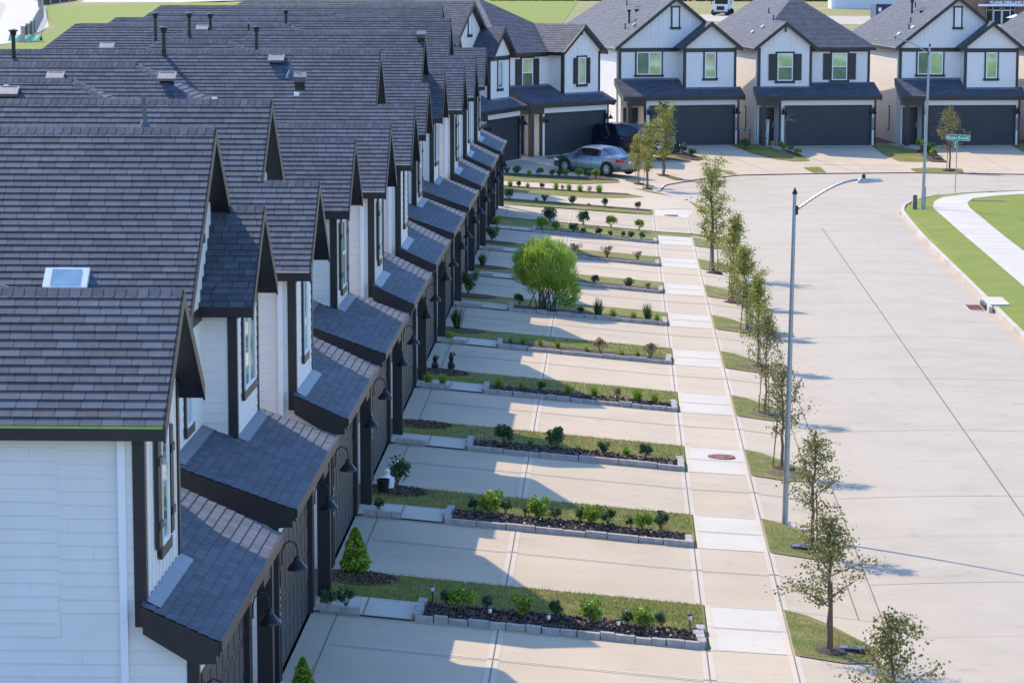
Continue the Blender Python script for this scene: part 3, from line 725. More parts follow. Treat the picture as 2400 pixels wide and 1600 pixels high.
    for u, s_ in ((gl, 1), (gr, -1)):
        cb = MB(); a, b = sorted((u, u+s_*.09)); cb.box(a, b, -.028, -.001, 0, 2.62, 'trim'); a, b = sorted((u, u-s_*.022)); cb.box(a, b, -.028, .12, 0, 2.62, 'trim'); reg(cb.build('corner_board', root, mx), root)
    # ---- porch / garage shed roof
    pr = MB(); p0, p1 = -.28, W+.28; topv = vr+.02; top = pz(topv, ps)
    pp = [(p0, -.3, 2.72), (p1, -.3, 2.72), (p1, topv, top), (p0, topv, top)]
    # ends of the shed: cut to the wall line so nothing overhangs past the side wall above
    vR = vs+.02 if not fl_ else topv; vL = topv if not fl_ else vs+.02
    zR, zL = pz(vR, ps), pz(vL, ps)
    pp = [(p0, -.3, 2.72), (p1, -.3, 2.72), (p1, vR, zR), (W-.02, vR, zR), (W-.02, topv, top), (.02, topv, top), (.02, vL, zL), (p0, vL, zL)]
    pp = [q for i, q in enumerate(pp) if (Vector(q)-Vector(pp[i-1])).length > 1e-3]
    body = MB(); solid(body, [pp], .16, 'trim')
    for u, ve, ze in ((p0+.001, vL-.03, zL), (p1-.031, vR-.03, zR)):
        b_ = [(-.27, 2.46), (.0, 2.44), (ve, ze-.34), (ve, ze-.12), (-.27, 2.60)]
        y0_, y1_ = u, u+.03
        n = len(b_); body.face([(y0_, a, z) for a, z in b_][::-1], 'trim'); body.face([(y1_, a, z) for a, z in b_], 'trim')
        for i in range(n): a, c_ = b_[i], b_[(i+1) % n]; body.face([(y0_, a[0], a[1]), (y0_, c_[0], c_[1]), (y1_, c_[0], c_[1]), (y1_, a[0], a[1])][::-1], 'trim')
    body.box(p0+.03, p1-.03, -.27, .02, 2.50, 2.545, 'trim'); body.box(p0+.02, p1-.02, -.315, -.285, 2.54, 2.735, 'trim')
    # triangular infill between shed and side wall
    for u, u2 in ((W-.02, W+.001), (-.001, .02)): body.face([(u2, 0, 2.5), (u2, topv, 2.5), (u2, topv, top-.1), (u2, 0, pz(0, ps)-.1)], 'white'); body.face([(u, 0, 2.5), (u, topv, 2.5), (u, topv, top-.1), (u, 0, pz(0, ps)-.1)][::-1], 'white')
    reg(body.build('porch_fascia', root, mx), root)
    courses(pr, pp, 'shingle', .143, .015, .006)
    reg(pr.build('porch_roof', root, mx), root)
    fs = MB(); q = sorted((U(su+.0), U(W))); fs.face([(q[0], vs-.19, pz(vs-.19, ps)+.022), (q[1], vs-.19, pz(vs-.19, ps)+.022), (q[1], vs-.004, pz(vs, ps)+.03), (q[0], vs-.004, pz(vs, ps)+.03)], 'flash')
    q = sorted((U(0), U(su))); fs.face([(q[0], vr-.2, pz(vr-.2, ps)+.022), (q[1], vr-.2, pz(vr-.2, ps)+.022), (q[1], vr-.004, pz(vr, ps)+.03), (q[0], vr-.004, pz(vr, ps)+.03)], 'flash')
    reg(fs.build('flashing', root, mx), root)
    gt = MB(); gt.box(p0, p1, -.345, -.318, 2.60, 2.74, 'trim'); reg(gt.build('gutter', root, mx), root)
    # ---- garage door
    gd = MB(); 
    for i in range(4): gd.box(1.36, 6.14, .045, .09, .01+i*.532, .532*(i+1)-.004, 'garage')
    gd.box(1.36, 6.14, .06, .1, .01, 2.13, 'garage')
    for i in range(4):
        for j in range(8): gd.box(1.36+.6*j+.05, 1.36+.6*j+.54, .038, .046, .07+i*.532, .46+i*.532, 'garage')
    reg(gd.build('garage_door', root, mx), root)
    gm = MB(); gm.box(1.28, 1.36, -.035, .1, 0, 2.2, 'trim'); gm.box(6.14, 6.22, -.035, .1, 0, 2.2, 'trim'); gm.box(1.28, 6.22, -.036, .1, 2.13, 2.22, 'trim'); reg(gm.build('door_trim', root, mx), root)
    for u in (1.19, 6.29): lamp(par, u, -.004, 2.02)
    pq = MB(); pq.box(6.245, 6.325, -.03, -.012, .85, 1.5, 'dark')
    for i in range(5): pq.box(6.265, 6.305, -.033, -.029, .92+i*.115, .99+i*.115, 'wtrim')
    reg(pq.build('number_plaque', root, mx), root)
    # ---- porch: post, beam, entry door
    po = MB(); po.box(-.02, .2, -.22, .0, -.02, 2.5, 'trim'); reg(po.build('porch_post', root, mx), root)
    bm_ = MB(); bm_.box(-.02, 1.02, -.2, -.02, 2.2, 2.5, 'trim'); bm_.box(-.02, .16, -.02, 1.2, 2.2, 2.5, 'trim'); reg(bm_.build('beam', root, mx), root)
    dd = MB(); dd.box(.12, .96, 1.16, 1.19, .02, 2.05, 'shaft')
    for z in (.2, .85, 1.5): dd.box(.24, .84, 1.150, 1.162, z, z+.45, 'shaft')
    do = dd.build('door', root, mx); reg(do, root)
    hd = MB(); hd.box(.86, .90, 1.10, 1.15, .95, 1.25, 'metal'); reg(hd.build('handle', do, mx), do)
    # ---- windows
    ws, wr = wins
    def put(kind, uc, v, z=4.42, sh=False, hd_=True):
        w, h = dict(narrow=(.62, 1.42), dh=(.86, 1.5), slide=(1.42, 1.24))[kind]; z0 = EZ-.24-h if not (sh or bb) else EZ-.3-h
        window(par, U(uc)-w/2, z0, w, h, v-.012, {'narrow': 'one', 'dh': 'dh', 'slide': 'slide'}[kind], hd_, sh)
    put(ws, (su+W)/2+.0, vs, sh=bb, hd_=bb); put(wr, su/2, vr, sh=(not gable), hd_=(not gable))
    if gable: window(par, U(hu)-.17, rz-1.65, .34, 1.05, vr-.032, 'slot')
    # ---- downspouts and side windows
    for x, s_ in ((0, -1), (W, 1)):
        dsp = MB(); a, b = sorted((x+s_*.012, x+s_*.085)); vv = (vs if (x == W) != fl_ else vr)+.20
        dsp.box(a, b, vv, vv+.09, (-.3 if x == W else 2.9), EZ-.1, 'wtrim' if x == W else 'stain')
        if x == 0: dsp.box(a, b, max(vv, 1.3), max(vv, 1.3)+.09, -.1, 2.9, 'stain')
        reg(dsp.build('downspout', root, mx), root)
    sw = MB(); sw.box(-.04, -.012, 4.0, 4.45, .6, 2.0, 'trim'); sw.box(-.05, -.03, 4.06, 4.39, .68, 1.92, 'glassd'); reg(sw.build('side_window', root, mx), root)
    return root

def ridge_vent(root, loc, kind, rz=0):
    """small things standing on a roof: world location, straight up"""
    b = MB(); x, y, z = loc
    if kind == 'box':
        w, d = .26, .22
        b.obox((x, y-.02, z+.10), (w*.82, 0, 0), (0, d*.7, d*.7*.5), (0, -.02, .03), 'vent'); b.obox((x, y, z+.04), (w*.65, 0, 0), (0, d*.5, d*.5*.8), (0, -.03, .07), 'dark'); nm = 'roof_vent'
    elif kind == 'sky':
        b.obox((x, y, z+.05), (.33, 0, 0), (0, .16, .16*SL), (0, -.03, .038), 'wtrim'); b.obox((x, y-.033, z+.093), (.22, 0, 0), (0, .13, .13*SL), (0, -.003, .004), 'glass'); nm = 'roof_vent'
    elif kind == 'box2':
        b.obox((x, y, z+.16), (.15, 0, 0), (0, .14, .05), (0, -.03, .07), 'grey'); b.obox((x, y, z+.04), (.12, 0, 0), (0, .1, .07), (0, -.02, .1), 'dark'); nm = 'roof_vent'
    elif kind == 'cone2':
        b.lathe((x, y, z-.1), [(.12, 0), (.09, .1), (.035, .2), (.028, .22), (.028, .5), (.02, .5)], 'grey', 12); nm = 'vent_pipe'
    elif kind == 'slot':
        b.obox((x, y, z+.05), (.07, 0, .06), (0, .35, 0), (-.02, 0, .03), 'wtrim'); nm = 'roof_vent'
    elif kind == 'flue':
        b.lathe((x, y, z-.25), [(.12, 0), (.065, .2), (.055, .25), (.055, .85), (.08, .87), (.09, .95), (.13, .97), (.13, 1.0), (.02, 1.03)], 'dark', 12); nm = 'flue_pipe'
    elif kind == 'cone':
        b.lathe((x, y, z-.12), [(.2, 0), (.15, .12), (.05, .30), (.035, .32), (.035, .78), (.03, .78)], 'grey', 12); nm = 'vent_pipe'
    elif kind == 'ring':
        b.lathe((x, y, z-.02), [(.06, 0), (.06, .08), (.045, .09), (.02, .05)], 'wtrim', 10); nm = 'vent_cap'
    else:
        b.lathe((x, y, z-.1), [(.07, 0), (.035, .12), (.035, .42), (.02, .42)], 'dark', 8); nm = 'vent_pipe'
    o = b.build(nm, root); o.matrix_parent_inverse = root.matrix_world.inverted() if False else Matrix.Identity(4)
    # express in the house's own frame
    inv = (Matrix.Translation(root.location) @ Matrix.Rotation(root.rotation_euler[2], 4, 'Z')).inverted()
    o.data.transform(inv); return o

spec = {
 'A': dict(small='R', bb=False, gable=True, wins=('narrow', 'slide')),
 'B': dict(small='R', bb=True, gable=False, wins=('narrow', 'dh')),
 'C': dict(small='L', bb=False, gable=True, wins=('slide', 'narrow')),
 'D': dict(small='L', bb=True, gable=False, wins=('dh', 'dh')),
}
row = [('B', 14.1), ('C', 14.1), ('A', 14.1), ('D', 14.1), ('B', 14.1), ('A', 14.1), ('D', 8.6), ('C', 9.2), ('B', 14.1), ('A', 14.1), ('B', 14.1)]
proto = {}
HOUSE = []
feat = {'B': 'narrow shuttered window in a board-and-batten gable over the garage and a hip roof', 'C': 'small gable on its far half beside a tall front gable',
        'A': 'small front gable on its near half before a tall main gable', 'D': 'board-and-batten shuttered gable on its far half and a hip roof'}
def get_house(key, mirror, rear):
    kk = (key, mirror, rear)
    if kk not in proto: proto[kk] = make_house(mirror=mirror, rear=rear, **spec[key]); return proto[kk]
    return copy_tree(proto[kk])
for k, (key, rear) in enumerate(row):
    h = get_house(key, True, rear); h.location = (-5.05, Yw(k), .6); h.rotation_euler = (0, 0, R(90))
    where = 'nearest house in the left row, white siding wall filling the lower left corner' if k == 0 else ('farthest house of the left row, at the bend, with a hip roof' if k == 10 else ORD[k]+' house in the left row from the camera, '+{'B': 'hip roof', 'C': 'tall front gable', 'A': 'two gables', 'D': 'hip roof'}[key])
    tag(h, where, 'house', 'white houses with dark roofs in the left row'); HOUSE.append(h)
for o in TREE[HOUSE[0].name]:
    if o.name.startswith('drip_edge'):
        o.data = o.data.copy(); o.data.materials[0] = M_['lime']; o['label'] = 'lime green drip edge'
def place(key, right_pt, phi, label, z=.47):
    h = get_house(key, False, 14.1); a = R(phi)
    h.location = (right_pt[0]-W*math.cos(a), right_pt[1]-W*math.sin(a), z); h.rotation_euler = (0, 0, a); tag(h, label, 'house', 'white houses facing the bend at the far end'); return h
T1a = place('A', (6.6, 174.9), 16, 'house behind the parked cars with a tall slotted gable and a wide sliding window')
T2 = place('D', (14.15, 175.0), 10, 'house with two shuttered windows and a tall narrow welcome board at its door')
T1b = place('A', (22.1, 175.3), 7, 'tall gabled house behind the green street name sign')
T5 = place('D', (29.9, 174.8), 5, 'house cut off by the right edge of the photo')
T3 = place('B', (-.6, 169.4), 50, 'turned corner house behind the silver sedan')
T4 = place('A', (-5.1, 163.4), 72, 'sharply turned house whose slotted gable rises behind the last roof of the left row')
T11 = get_house('C', True, 14.1); T11.location = (-6.9, 138.6, .6); T11.rotation_euler = (0, 0, R(86)); tag(T11, 'house past the end of the left row, only its long roof ridge visible', 'house', 'white houses with dark roofs in the left row')

# roof vents of the left row: (house, x, y, kind)
bpy.context.view_layer.update()
def near_z(k, y): return .6+EZ+SL*(y-Yw(k)+OV)
for k, x, y, kd in [(1, -8.2, 46.3, 'sky'), (2, -8.64, 57.2, 'cone'), (5, -16.2, 84.2, 'flue'), (4, -10.78, 75.1, 'box'), (4, -13.46, 75.1, 'box'), (3, -12.88, 66.3, 'box'), (3, -12.97, 66.5, 'ring'), (3, -8.51, 66.2, 'ring'),
                    (7, -15.0, 102.0, 'flue'), (5, -12.18, 84.3, 'flue'), (6, -15.12, 93.0, 'box'), (8, -14.64, 110.8, 'box'), (7, -13.9, 102.0, 'flue'), (8, -14.33, 110.6, 'flue'), (6, -10.68, 92.9, 'flue'), (9, -12.6, 119.4, 'flue'),
                    (5, -9.14, 84.1, 'box'), (4, -7.85, 75.3, 'cone2'), (4, -7.59, 75.0, 'box2'), (4, -7.65, 74.7, 'ring'), (7, -6.39, 101.9, 'box2'), (8, -13.0, 110.7, 'pipe')]:
    zz = min(near_z(k, y), .6+EZ+SL*(W/2+OV)) if True else 0
    reg(ridge_vent(HOUSE[k], (x, y, zz), kd), HOUSE[k])
def local(h, u, v, z): a = h.rotation_euler[2]; return (h.location.x+u*math.cos(a)-v*math.sin(a), h.location.y+u*math.sin(a)+v*math.cos(a), h.location.z+z)
for h, L in ((T1a, [(1.3, 4.2, 'flue'), (2.2, 5.5, 'box'), (1.2, 2.9, 'slot'), (2.4, 8.5, 'pipe'), (.9, 3.6, 'pipe'), (2.9, 4.0, 'pipe')]), (T2, [(.6, 5.4, 'slot'), (1.0, 4.6, 'slot'), (1.5, 4.0, 'pipe'), (1.9, 7, 'pipe')]),
             (T1b, [(.5, 4.4, 'slot'), (1.0, 3.1, 'slot'), (1.3, 5.0, 'pipe'), (.9, 3.6, 'pipe'), (2.1, 5.6, 'box'), (2.3, 8.5, 'pipe'), (1.9, 7.5, 'flue')]), (T5, [(.7, 4.4, 'slot'), (1.4, 3.6, 'pipe')]), (T3, [(1.0, 5.4, 'box'), (.8, 7, 'pipe')])):
    for u, v, kd in L: reg(ridge_vent(h, local(h, u, v, EZ+SL*(u+OV)), kd), h)

# ------------------------------------------------------------------ plants
def leafquad(mb, p, s, rnd, m, k=None):
    d = Vector((rnd.gauss(0, 1), rnd.gauss(0, 1), rnd.gauss(0, .8))).normalized(); e = d.orthogonal().normalized(); e = (Matrix.Rotation(rnd.random()*6.28, 3, d) @ e)*s*.42; d = d*s
    p = Vector(p); mb.face([p-d*.5, p+e-d*.05, p+d*.5, p-e-d*.05], m)
def make_tree(seed, h, spread, nleaf, lm, tall=False, stakes=2, crown_lo=.36, ls=.062):
    rnd = random.Random(seed); root = empty('street_tree', (0, 0, 0))
    tk = MB(); cr = MB(); lean = Vector((rnd.uniform(-.04, .06), rnd.uniform(-.05, .05), 0)); n = 9
    pts = [Vector((lean.x*h*(i/n)**1.3+rnd.uniform(-.012, .012)*h*(i > 0), lean.y*h*(i/n)**1.3+rnd.uniform(-.01, .01)*h*(i > 0), h*.93*i/n)) for i in range(n+1)]
    r0 = .020*h*.8; tk.tube(pts, [r0*(1-.85*i/n)+.004 for i in range(n+1)], 'bark', 7)
    ends = []
    nb = 26 if tall else 20
    for b in range(nb):
        t = crown_lo-.04+(1-crown_lo)*(b+.5)/nb; j = min(n-1, int(t*n)); base = pts[j]+(pts[j+1]-pts[j])*(t*n-j) if t < 1 else pts[-1]
        a = b*2.4+rnd.uniform(-.5, .5); rel = (t-crown_lo)/(1-crown_lo)
        prof_ = (.9-.75*max(0, rel))*(.75+.35*math.sin(min(1, max(0, rel)*3)*1.57)) if not tall else (.55+.45*math.sin(max(0.05, rel)*2.6))
        L = spread*prof_*rnd.uniform(.6, 1.15); el_ = rnd.uniform(.12, .6)+.55*max(0, rel)
        dirv = Vector((math.cos(a)*math.cos(el_), math.sin(a)*math.cos(el_), math.sin(el_))); q = [base]
        for s_ in range(4): dirv = (dirv+Vector((rnd.uniform(-.22, .22), rnd.uniform(-.22, .22), rnd.uniform(-.12, .16)))).normalized(); q.append(q[-1]+dirv*L/4)
        tk.tube(q, [.011*h*.5*(1-.2*i)*(1-.5*max(0, rel))+.002 for i in range(5)], 'bark', 4, cap=False)
        for i in range(1, 5):
            for w_ in range(2 if i < 3 else 3):
                d2 = Vector((rnd.gauss(0, 1), rnd.gauss(0, 1), rnd.gauss(.25, .6))).normalized(); e = q[i]+d2*L*rnd.uniform(.15, .42)
                ends.append((q[i], e))
                if rnd.random() < .5: tk.tube([q[i], e], [.004, .002], 'bark', 3, cap=False)
    for i in range(nleaf):
        a, b = rnd.choice(ends); t = rnd.random()**.6; sp = .045+.05*t
        p = a+(b-a)*t*1.08+Vector((rnd.gauss(0, sp), rnd.gauss(0, sp), rnd.gauss(0, sp*.8)))
        leafquad(cr, p, ls*rnd.uniform(.6, 1.35), rnd, lm)
    reg(tk.build('trunk', root), root); reg(cr.build('crown', root), root)
    for i in range(stakes):
        s_ = MB(); a = i*2.6+seed; r = .17+.05*(i % 2); s_.tube([(r*math.cos(a), r*math.sin(a), -.1), (r*.55*math.cos(a), r*.55*math.sin(a), h*.48)], .014, 'stake', 5); reg(s_.build('stake', root), root)
    mp_ = MB(); mp_.lathe((0, 0, -.05), [(.34, 0), (.27, .07), (.12, .10), (.02, .11)], 'mulch', 11); reg(mp_.build('mulch_ring', root), root)
    return root
TR = [make_tree(3, 2.45, 1.0, 2700, 'leafA', ls=.05), make_tree(11, 2.35, .80, 2000, 'leafA', ls=.05), make_tree(23, 2.6, .88, 4200, 'leafB', crown_lo=.33, ls=.052), make_tree(31, 3.6, .68, 5600, 'leafB', tall=True, crown_lo=.30, ls=.055)]
used = set()
def put_tree(i, x, y, sc, rz, label, z=None):
    t = TR[i] if i not in used else copy_tree(TR[i]); used.add(i)
    t.location = (x, y, gexact(x, y)+.04 if z is None else z); t.scale = (sc[0], sc[0], sc[1]) if isinstance(sc, tuple) else (sc, sc, sc); t.rotation_euler[2] = rz
    return tag(t, label, 'tree', 'young street trees with stakes')
for a in [(0, 3.95, 43.9, 1.0, .3, 'young tree whose yellow-green top pokes up from the bottom edge at the right'),
          (0, 3.55, 51.5, (1.05, 1.0), 1.9, 'young airy tree beside the black utility lid, lowest full tree at the roadside'),
          (1, 3.83, 60.6, 1.02, 0, 'sparse young tree just right of the base of the near lamp post'),
          (1, 3.72, 70.1, (1.0, 1.05), 2.2, 'sparse brownish young tree half hidden behind the near lamp pole'),
          (0, 3.72, 78.5, (.8, 1.08), 4.0, 'slim young tree with three red stakes left of the near lamp pole'),
          (2, 3.93, 87.6, (.85, 1.02), 1.0, 'bushy young tree whose crown overlaps the slim tree in front of it'),
          (2, 3.95, 95.6, (1.05, 1.05), 2.9, 'round bushy young tree with crown reaching farthest over the road'),
          (2, 3.75, 103.3, (1.05, 1.15), 4.4, 'pale yellow-green young tree behind the round bushy one'),
          (3, 3.40, 112.2, (1.05, 1.12), 0, 'tall narrow dense tree, tallest of the roadside row'),
          (3, 1.35, 151.8, (.95, .88), 1.5, 'yellow-green young tree in front of the sedan boot'),
          (2, .95, 154.0, (.85, .95), 3.1, 'young tree partly behind another one at the tail of the sedan'),
          (3, 2.25, 159.2, (1.0, .95), 2.4, 'pale young tree with leaning stake before the garage of the slotted gable house'),
          (1, 17.2, 164.6, (1.35, 1.42), 3.0, 'young tree right behind the green street name sign')]:
    put_tree(*a)
# dark evergreen by the driveway
tv = make_tree(47, 2.6, .42, 3800, 'leafC', tall=True, stakes=0, crown_lo=.12); tv.name = 'evergreen_tree'; tv.location = (2.35, 170.6, gexact(2.35, 170.6)); tv.scale = (.9, .9, 1.05)
tag(tv, 'narrow dark green tree against the garage behind the parked cars', 'tree')

def shrub(kind, seed):
    rnd = random.Random(seed); b = MB()
    if kind in ('round', 'yellow', 'dark', 'cone', 'brown'):
        m = dict(round='leafC', yellow='leafD', dark='leafC', cone='leafD', brown='leafF')[kind]; n = dict(round=950, yellow=1000, dark=700, cone=1900, brown=300)[kind]
        for i in range(9): a = rnd.random()*6.28; r = rnd.uniform(.1, .4); b.tube([(0, 0, 0), (r*.5*math.cos(a), r*.5*math.sin(a), .35), (r*math.cos(a), r*math.sin(a), rnd.uniform(.6, .95))], [.018, .012, .006], 'bark', 4, cap=False)
        lobes = [(rnd.uniform(-.26, .26), rnd.uniform(-.26, .26), rnd.uniform(.42, .8), rnd.uniform(.13, .26)) for _ in range(12)]
        for i in range(n):
            if kind == 'cone':
                z = rnd.random()**1.4; r = (.36*(1-z)**.8+.02)*rnd.uniform(.55, 1.08)*min(1, .45+z*5); a = rnd.random()*6.28; p = (r*math.cos(a), r*math.sin(a), .06+z*.98)
            else:
                lx, ly, lz, lr = rnd.choice(lobes); d = Vector((rnd.gauss(0, 1), rnd.gauss(0, 1), rnd.gauss(0, 1))).normalized()*lr*rnd.uniform(.5, 1.15); p = (lx+d.x, ly+d.y, max(.05, lz+d.z*.95))
            leafquad(b, p, rnd.uniform(.07, .13), rnd, m)
        if kind == 'dark':
            for i in range(5): lx, ly, lz, lr = rnd.choice(lobes); leafquad(b, (lx, ly, lz+lr), .09, rnd, 'flower')
    elif kind in ('grass', 'spiky', 'agave'):
        n = dict(grass=170, spiky=120, agave=60)[kind]; m = dict(grass='leafD', spiky='leafC', agave='leafD')[kind]; wd = dict(grass=.014, spiky=.02, agave=.05)[kind]
        for i in range(n):
            a = rnd.random()*6.28; t = rnd.uniform(.05, .75) if kind != 'agave' else rnd.uniform(.4, 1.1); L = rnd.uniform(.65, 1.05); d = Vector((math.cos(a)*math.sin(t), math.sin(a)*math.sin(t), math.cos(t))); s_ = Vector((-math.sin(a), math.cos(a), 0))*wd
            o = Vector((rnd.gauss(0, .07), rnd.gauss(0, .07), 0)); mid = o+d*L*.55; tip = o+d*L+Vector((0, 0, -.22*L*math.sin(t)))
            b.face([o-s_, o+s_, mid+s_*1.1, mid-s_*1.1], m); b.face([mid-s_*1.1, mid+s_*1.1, tip], m)
    return b
SH = {}
def put_shrub(kind, x, y, h, label, wide=1.0, group=None, z=None, name=None):
    i = random.randint(0, 2)
    nm = name or {'grass': 'grass_clump', 'spiky': 'spiky_shrub', 'agave': 'agave', 'cone': 'conical_shrub'}.get(kind, 'shrub')
    if (kind, i) not in SH: SH[(kind, i)] = shrub(kind, hash(kind) % 97 if False else sum(map(ord, kind))+i*13).build(nm); o = SH[(kind, i)]
    else: o = SH[(kind, i)].copy(); col.objects.link(o); o.name = nm
    for kk in list(o.keys()): del o[kk]
    o.location = (x, y, (gexact(x, y)+.04) if z is None else z); h *= 1.28; o.scale = (h*wide, h*wide, h); o.rotation_euler = (0, 0, random.random()*6.28)
    return tag(o, label, 'shrub' if kind not in ('grass', 'agave') else 'plant', group)
KN = {'round': 'leafy green shrub', 'yellow': 'bright yellow-green shrub', 'dark': 'dark green shrub', 'cone': 'conical green shrub', 'brown': 'sparse brown shrub', 'grass': 'green grassy clump', 'spiky': 'spiky dark green shrub', 'agave': 'pale low rosette plant'}
beds = {
 1: ('nearest planted bed', [(-2.62, 51.75, .40, 'yellow'), (-2.87, 52.3, .24, 'dark'), (-2.19, 52.3, .22, 'dark'), (-1.54, 51.81, .38, 'yellow'), (-1.03, 52.3, .24, 'dark'), (-.42, 51.79, .38, 'yellow'), (.19, 52.06, .26, 'dark'), (.47, 51.7, .36, 'yellow'), (.77, 52.3, .22, 'dark')]),
 2: ('second planted bed', [(-2.82, 61.19, .25, 'dark'), (-2.5, 60.85, .46, 'yellow'), (-2.2, 61.3, .25, 'dark'), (-1.81, 61.35, .17, 'dark'), (-1.55, 60.8, .42, 'yellow'), (-1.2, 61.16, .23, 'dark'), (-.72, 61.2, .26, 'dark'), (-.48, 60.9, .38, 'yellow'), (-.18, 61.2, .30, 'dark'), (.28, 61.15, .2, 'dark'), (.52, 60.75, .33, 'yellow'), (.88, 61.25, .32, 'dark')]),
 3: ('third planted bed', [(-2.5, 69.6, .42, 'round'), (-1.96, 70.2, .17, 'agave'), (-1.37, 69.8, .44, 'round'), (-.88, 70.1, .14, 'agave'), (-.31, 69.7, .25, 'round'), (.21, 70.15, .2, 'agave'), (.63, 69.75, .30, 'round')]),
 4: ('fourth planted bed', [(-3.0, 78.6, .26, 'grass'), (-2.42, 78.6, .22, 'grass'), (-1.91, 78.7, .22, 'round'), (-1.24, 78.6, .26, 'grass'), (-.59, 78.8, .26, 'grass'), (0, 78.7, .24, 'brown'), (.52, 78.6, .32, 'grass'), (.95, 78.6, .26, 'grass')]),
 5: ('fifth planted bed', [(-3.0, 87.5, .18, 'grass'), (-2.66, 87.6, .2, 'grass'), (-2.17, 87.6, .2, 'grass'), (-1.68, 87.5, .22, 'grass'), (-.86, 87.4, .15, 'agave'), (-.49, 87.2, .38, 'brown'), (.12, 87.2, .2, 'agave'), (.56, 87.2, .18, 'grass'), (.88, 86.9, .40, 'brown')]),
 6: ('bed of the big bush', [(-3.05, 96.9, .3, 'round'), (-1.13, 95.95, .2, 'round'), (-.61, 95.9, .52, 'spiky'), (-.15, 95.9, .28, 'grass'), (.48, 95.95, .24, 'grass'), (.9, 95.8, .52, 'spiky'), (1.2, 96.1, .22, 'grass')]),
 7: ('seventh planted bed', [(-.77, 104.9, .28, 'round'), (.36, 104.7, .28, 'round'), (1.0, 104.9, .2, 'brown')]),
 8: ('eighth planted bed', [(-2.6, 113.9, .35, 'round'), (-1.56, 113.8, .38, 'brown'), (-.41, 114.0, .38, 'brown'), (.7, 114.1, .30, 'brown')]),
 9: ('ninth planted bed', [(-3.0, 122.4, .46, 'yellow'), (-2.46, 122.6, .34, 'yellow'), (-1.77, 122.5, .34, 'dark'), (-1.39, 122.7, .2, 'dark'), (-.74, 122.3, .3, 'dark'), (-.3, 122.6, .2, 'dark'), (.17, 122.8, .2, 'dark'), (.5, 122.5, .26, 'dark'), (.9, 122.5, .26, 'dark'), (-2.78, 126.3, .5, 'round'), (-1.41, 126.4, .5, 'round'), (-.3, 126.5, .42, 'yellow'), (.82, 126.6, .36, 'yellow')]),
 10: ('third strip before the sedan', [(-4.7, 135.3, .4, 'round'), (-3.55, 135.6, .2, 'grass'), (-3.2, 135.7, .26, 'round'), (-2.0, 136.0, .3, 'round'), (-1.3, 136.2, .14, 'agave'), (-.6, 136.4, .32, 'round'), (.85, 136.8, .28, 'round')]),
 11: ('second strip before the sedan', [(-5.0, 144.6, .3, 'grass'), (-4.6, 144.7, .26, 'round'), (-4.2, 144.8, .24, 'grass'), (-3.55, 144.9, .24, 'round'), (-2.9, 145.1, .34, 'grass'), (-2.6, 145.1, .22, 'brown'), (-2.3, 145.2, .34, 'grass'), (-1.8, 145.3, .33, 'grass'), (-1.35, 145.4, .25, 'brown'), (-.9, 145.5, .40, 'grass')]),
 12: ('strip just before the sedan', [(-5.5, 154.2, .28, 'round'), (-5.0, 154.3, .36, 'round'), (-4.4, 154.4, .28, 'grass'), (-3.9, 154.5, .34, 'round'), (-3.3, 154.6, .3, 'round'), (-2.9, 154.7, .34, 'round'), (-2.6, 154.8, .34, 'yellow'), (-1.95, 155.0, .4, 'yellow'), (-1.55, 155.1, .34, 'round'), (-1.15, 155.2, .42, 'yellow')]),
}
for k, (wh, L) in beds.items():
    cnt = {}
    for i, (x, y, h, kd) in enumerate(sorted(L)):
        tot = len(L); pos = ORD[i] if i < len(ORD) else 'last'
        put_shrub(kd, x, y, h, f'{KN[kd]}, {pos} from the left in the {wh}', 1.0 if kd not in ('spiky',) else .7, 'plants in the driveway beds')
for x, y, h, kd, lab, wd in [(-4.60, 54.3, .60, 'cone', 'conical green shrub on the mulch mound at the near corner of the third garage', 1.0), (-4.5, 63.2, .5, 'dark', 'dark shrub at the near corner of the fourth garage, beside the pots', 1), (-4.65, 60.45, .2, 'dark', 'tiny shrub in the narrow planter by the walk of the third house', 1.2),
        (-4.78, 51.25, .26, 'dark', 'left one of two dark shrubs in the nearest narrow planter', 1), (-4.52, 51.4, .3, 'dark', 'right one of two dark shrubs in the nearest narrow planter', 1), (-4.62, 45.2, .42, 'cone', 'green shrub top cut off by the bottom edge beside the garage', 1),
        (-4.62, 89.6, .62, 'spiky', 'tall spiky shrub beside the seventh garage corner', .7), (-4.71, 87.1, .24, 'grass', 'low grassy clump in the planter below the spiky shrub', 1.4), (-4.75, 78.2, .26, 'grass', 'left grassy clump in the planter of the fifth house', 1.2), (-4.4, 78.3, .26, 'grass', 'right grassy clump in the planter of the fifth house', 1.2),
        (-4.75, 122.3, .34, 'yellow', 'yellow-green shrub against the wall left of the ninth planted bed', 1.1), (-4.7, 116.4, .42, 'round', 'round shrub on a dark mulch patch by the tenth garage', 1.1), (-4.65, 107.3, .44, 'spiky', 'upright shrub on the mulch patch left of the feathery bush', .8), (-4.7, 98.2, .6, 'round', 'tall dark shrub by the eighth garage corner', .8), (-4.7, 104.4, .18, 'grass', 'small clump in the planter left of the big feathery bush', 1.2)]:
    put_shrub(kd, x, y, h, lab, wd)
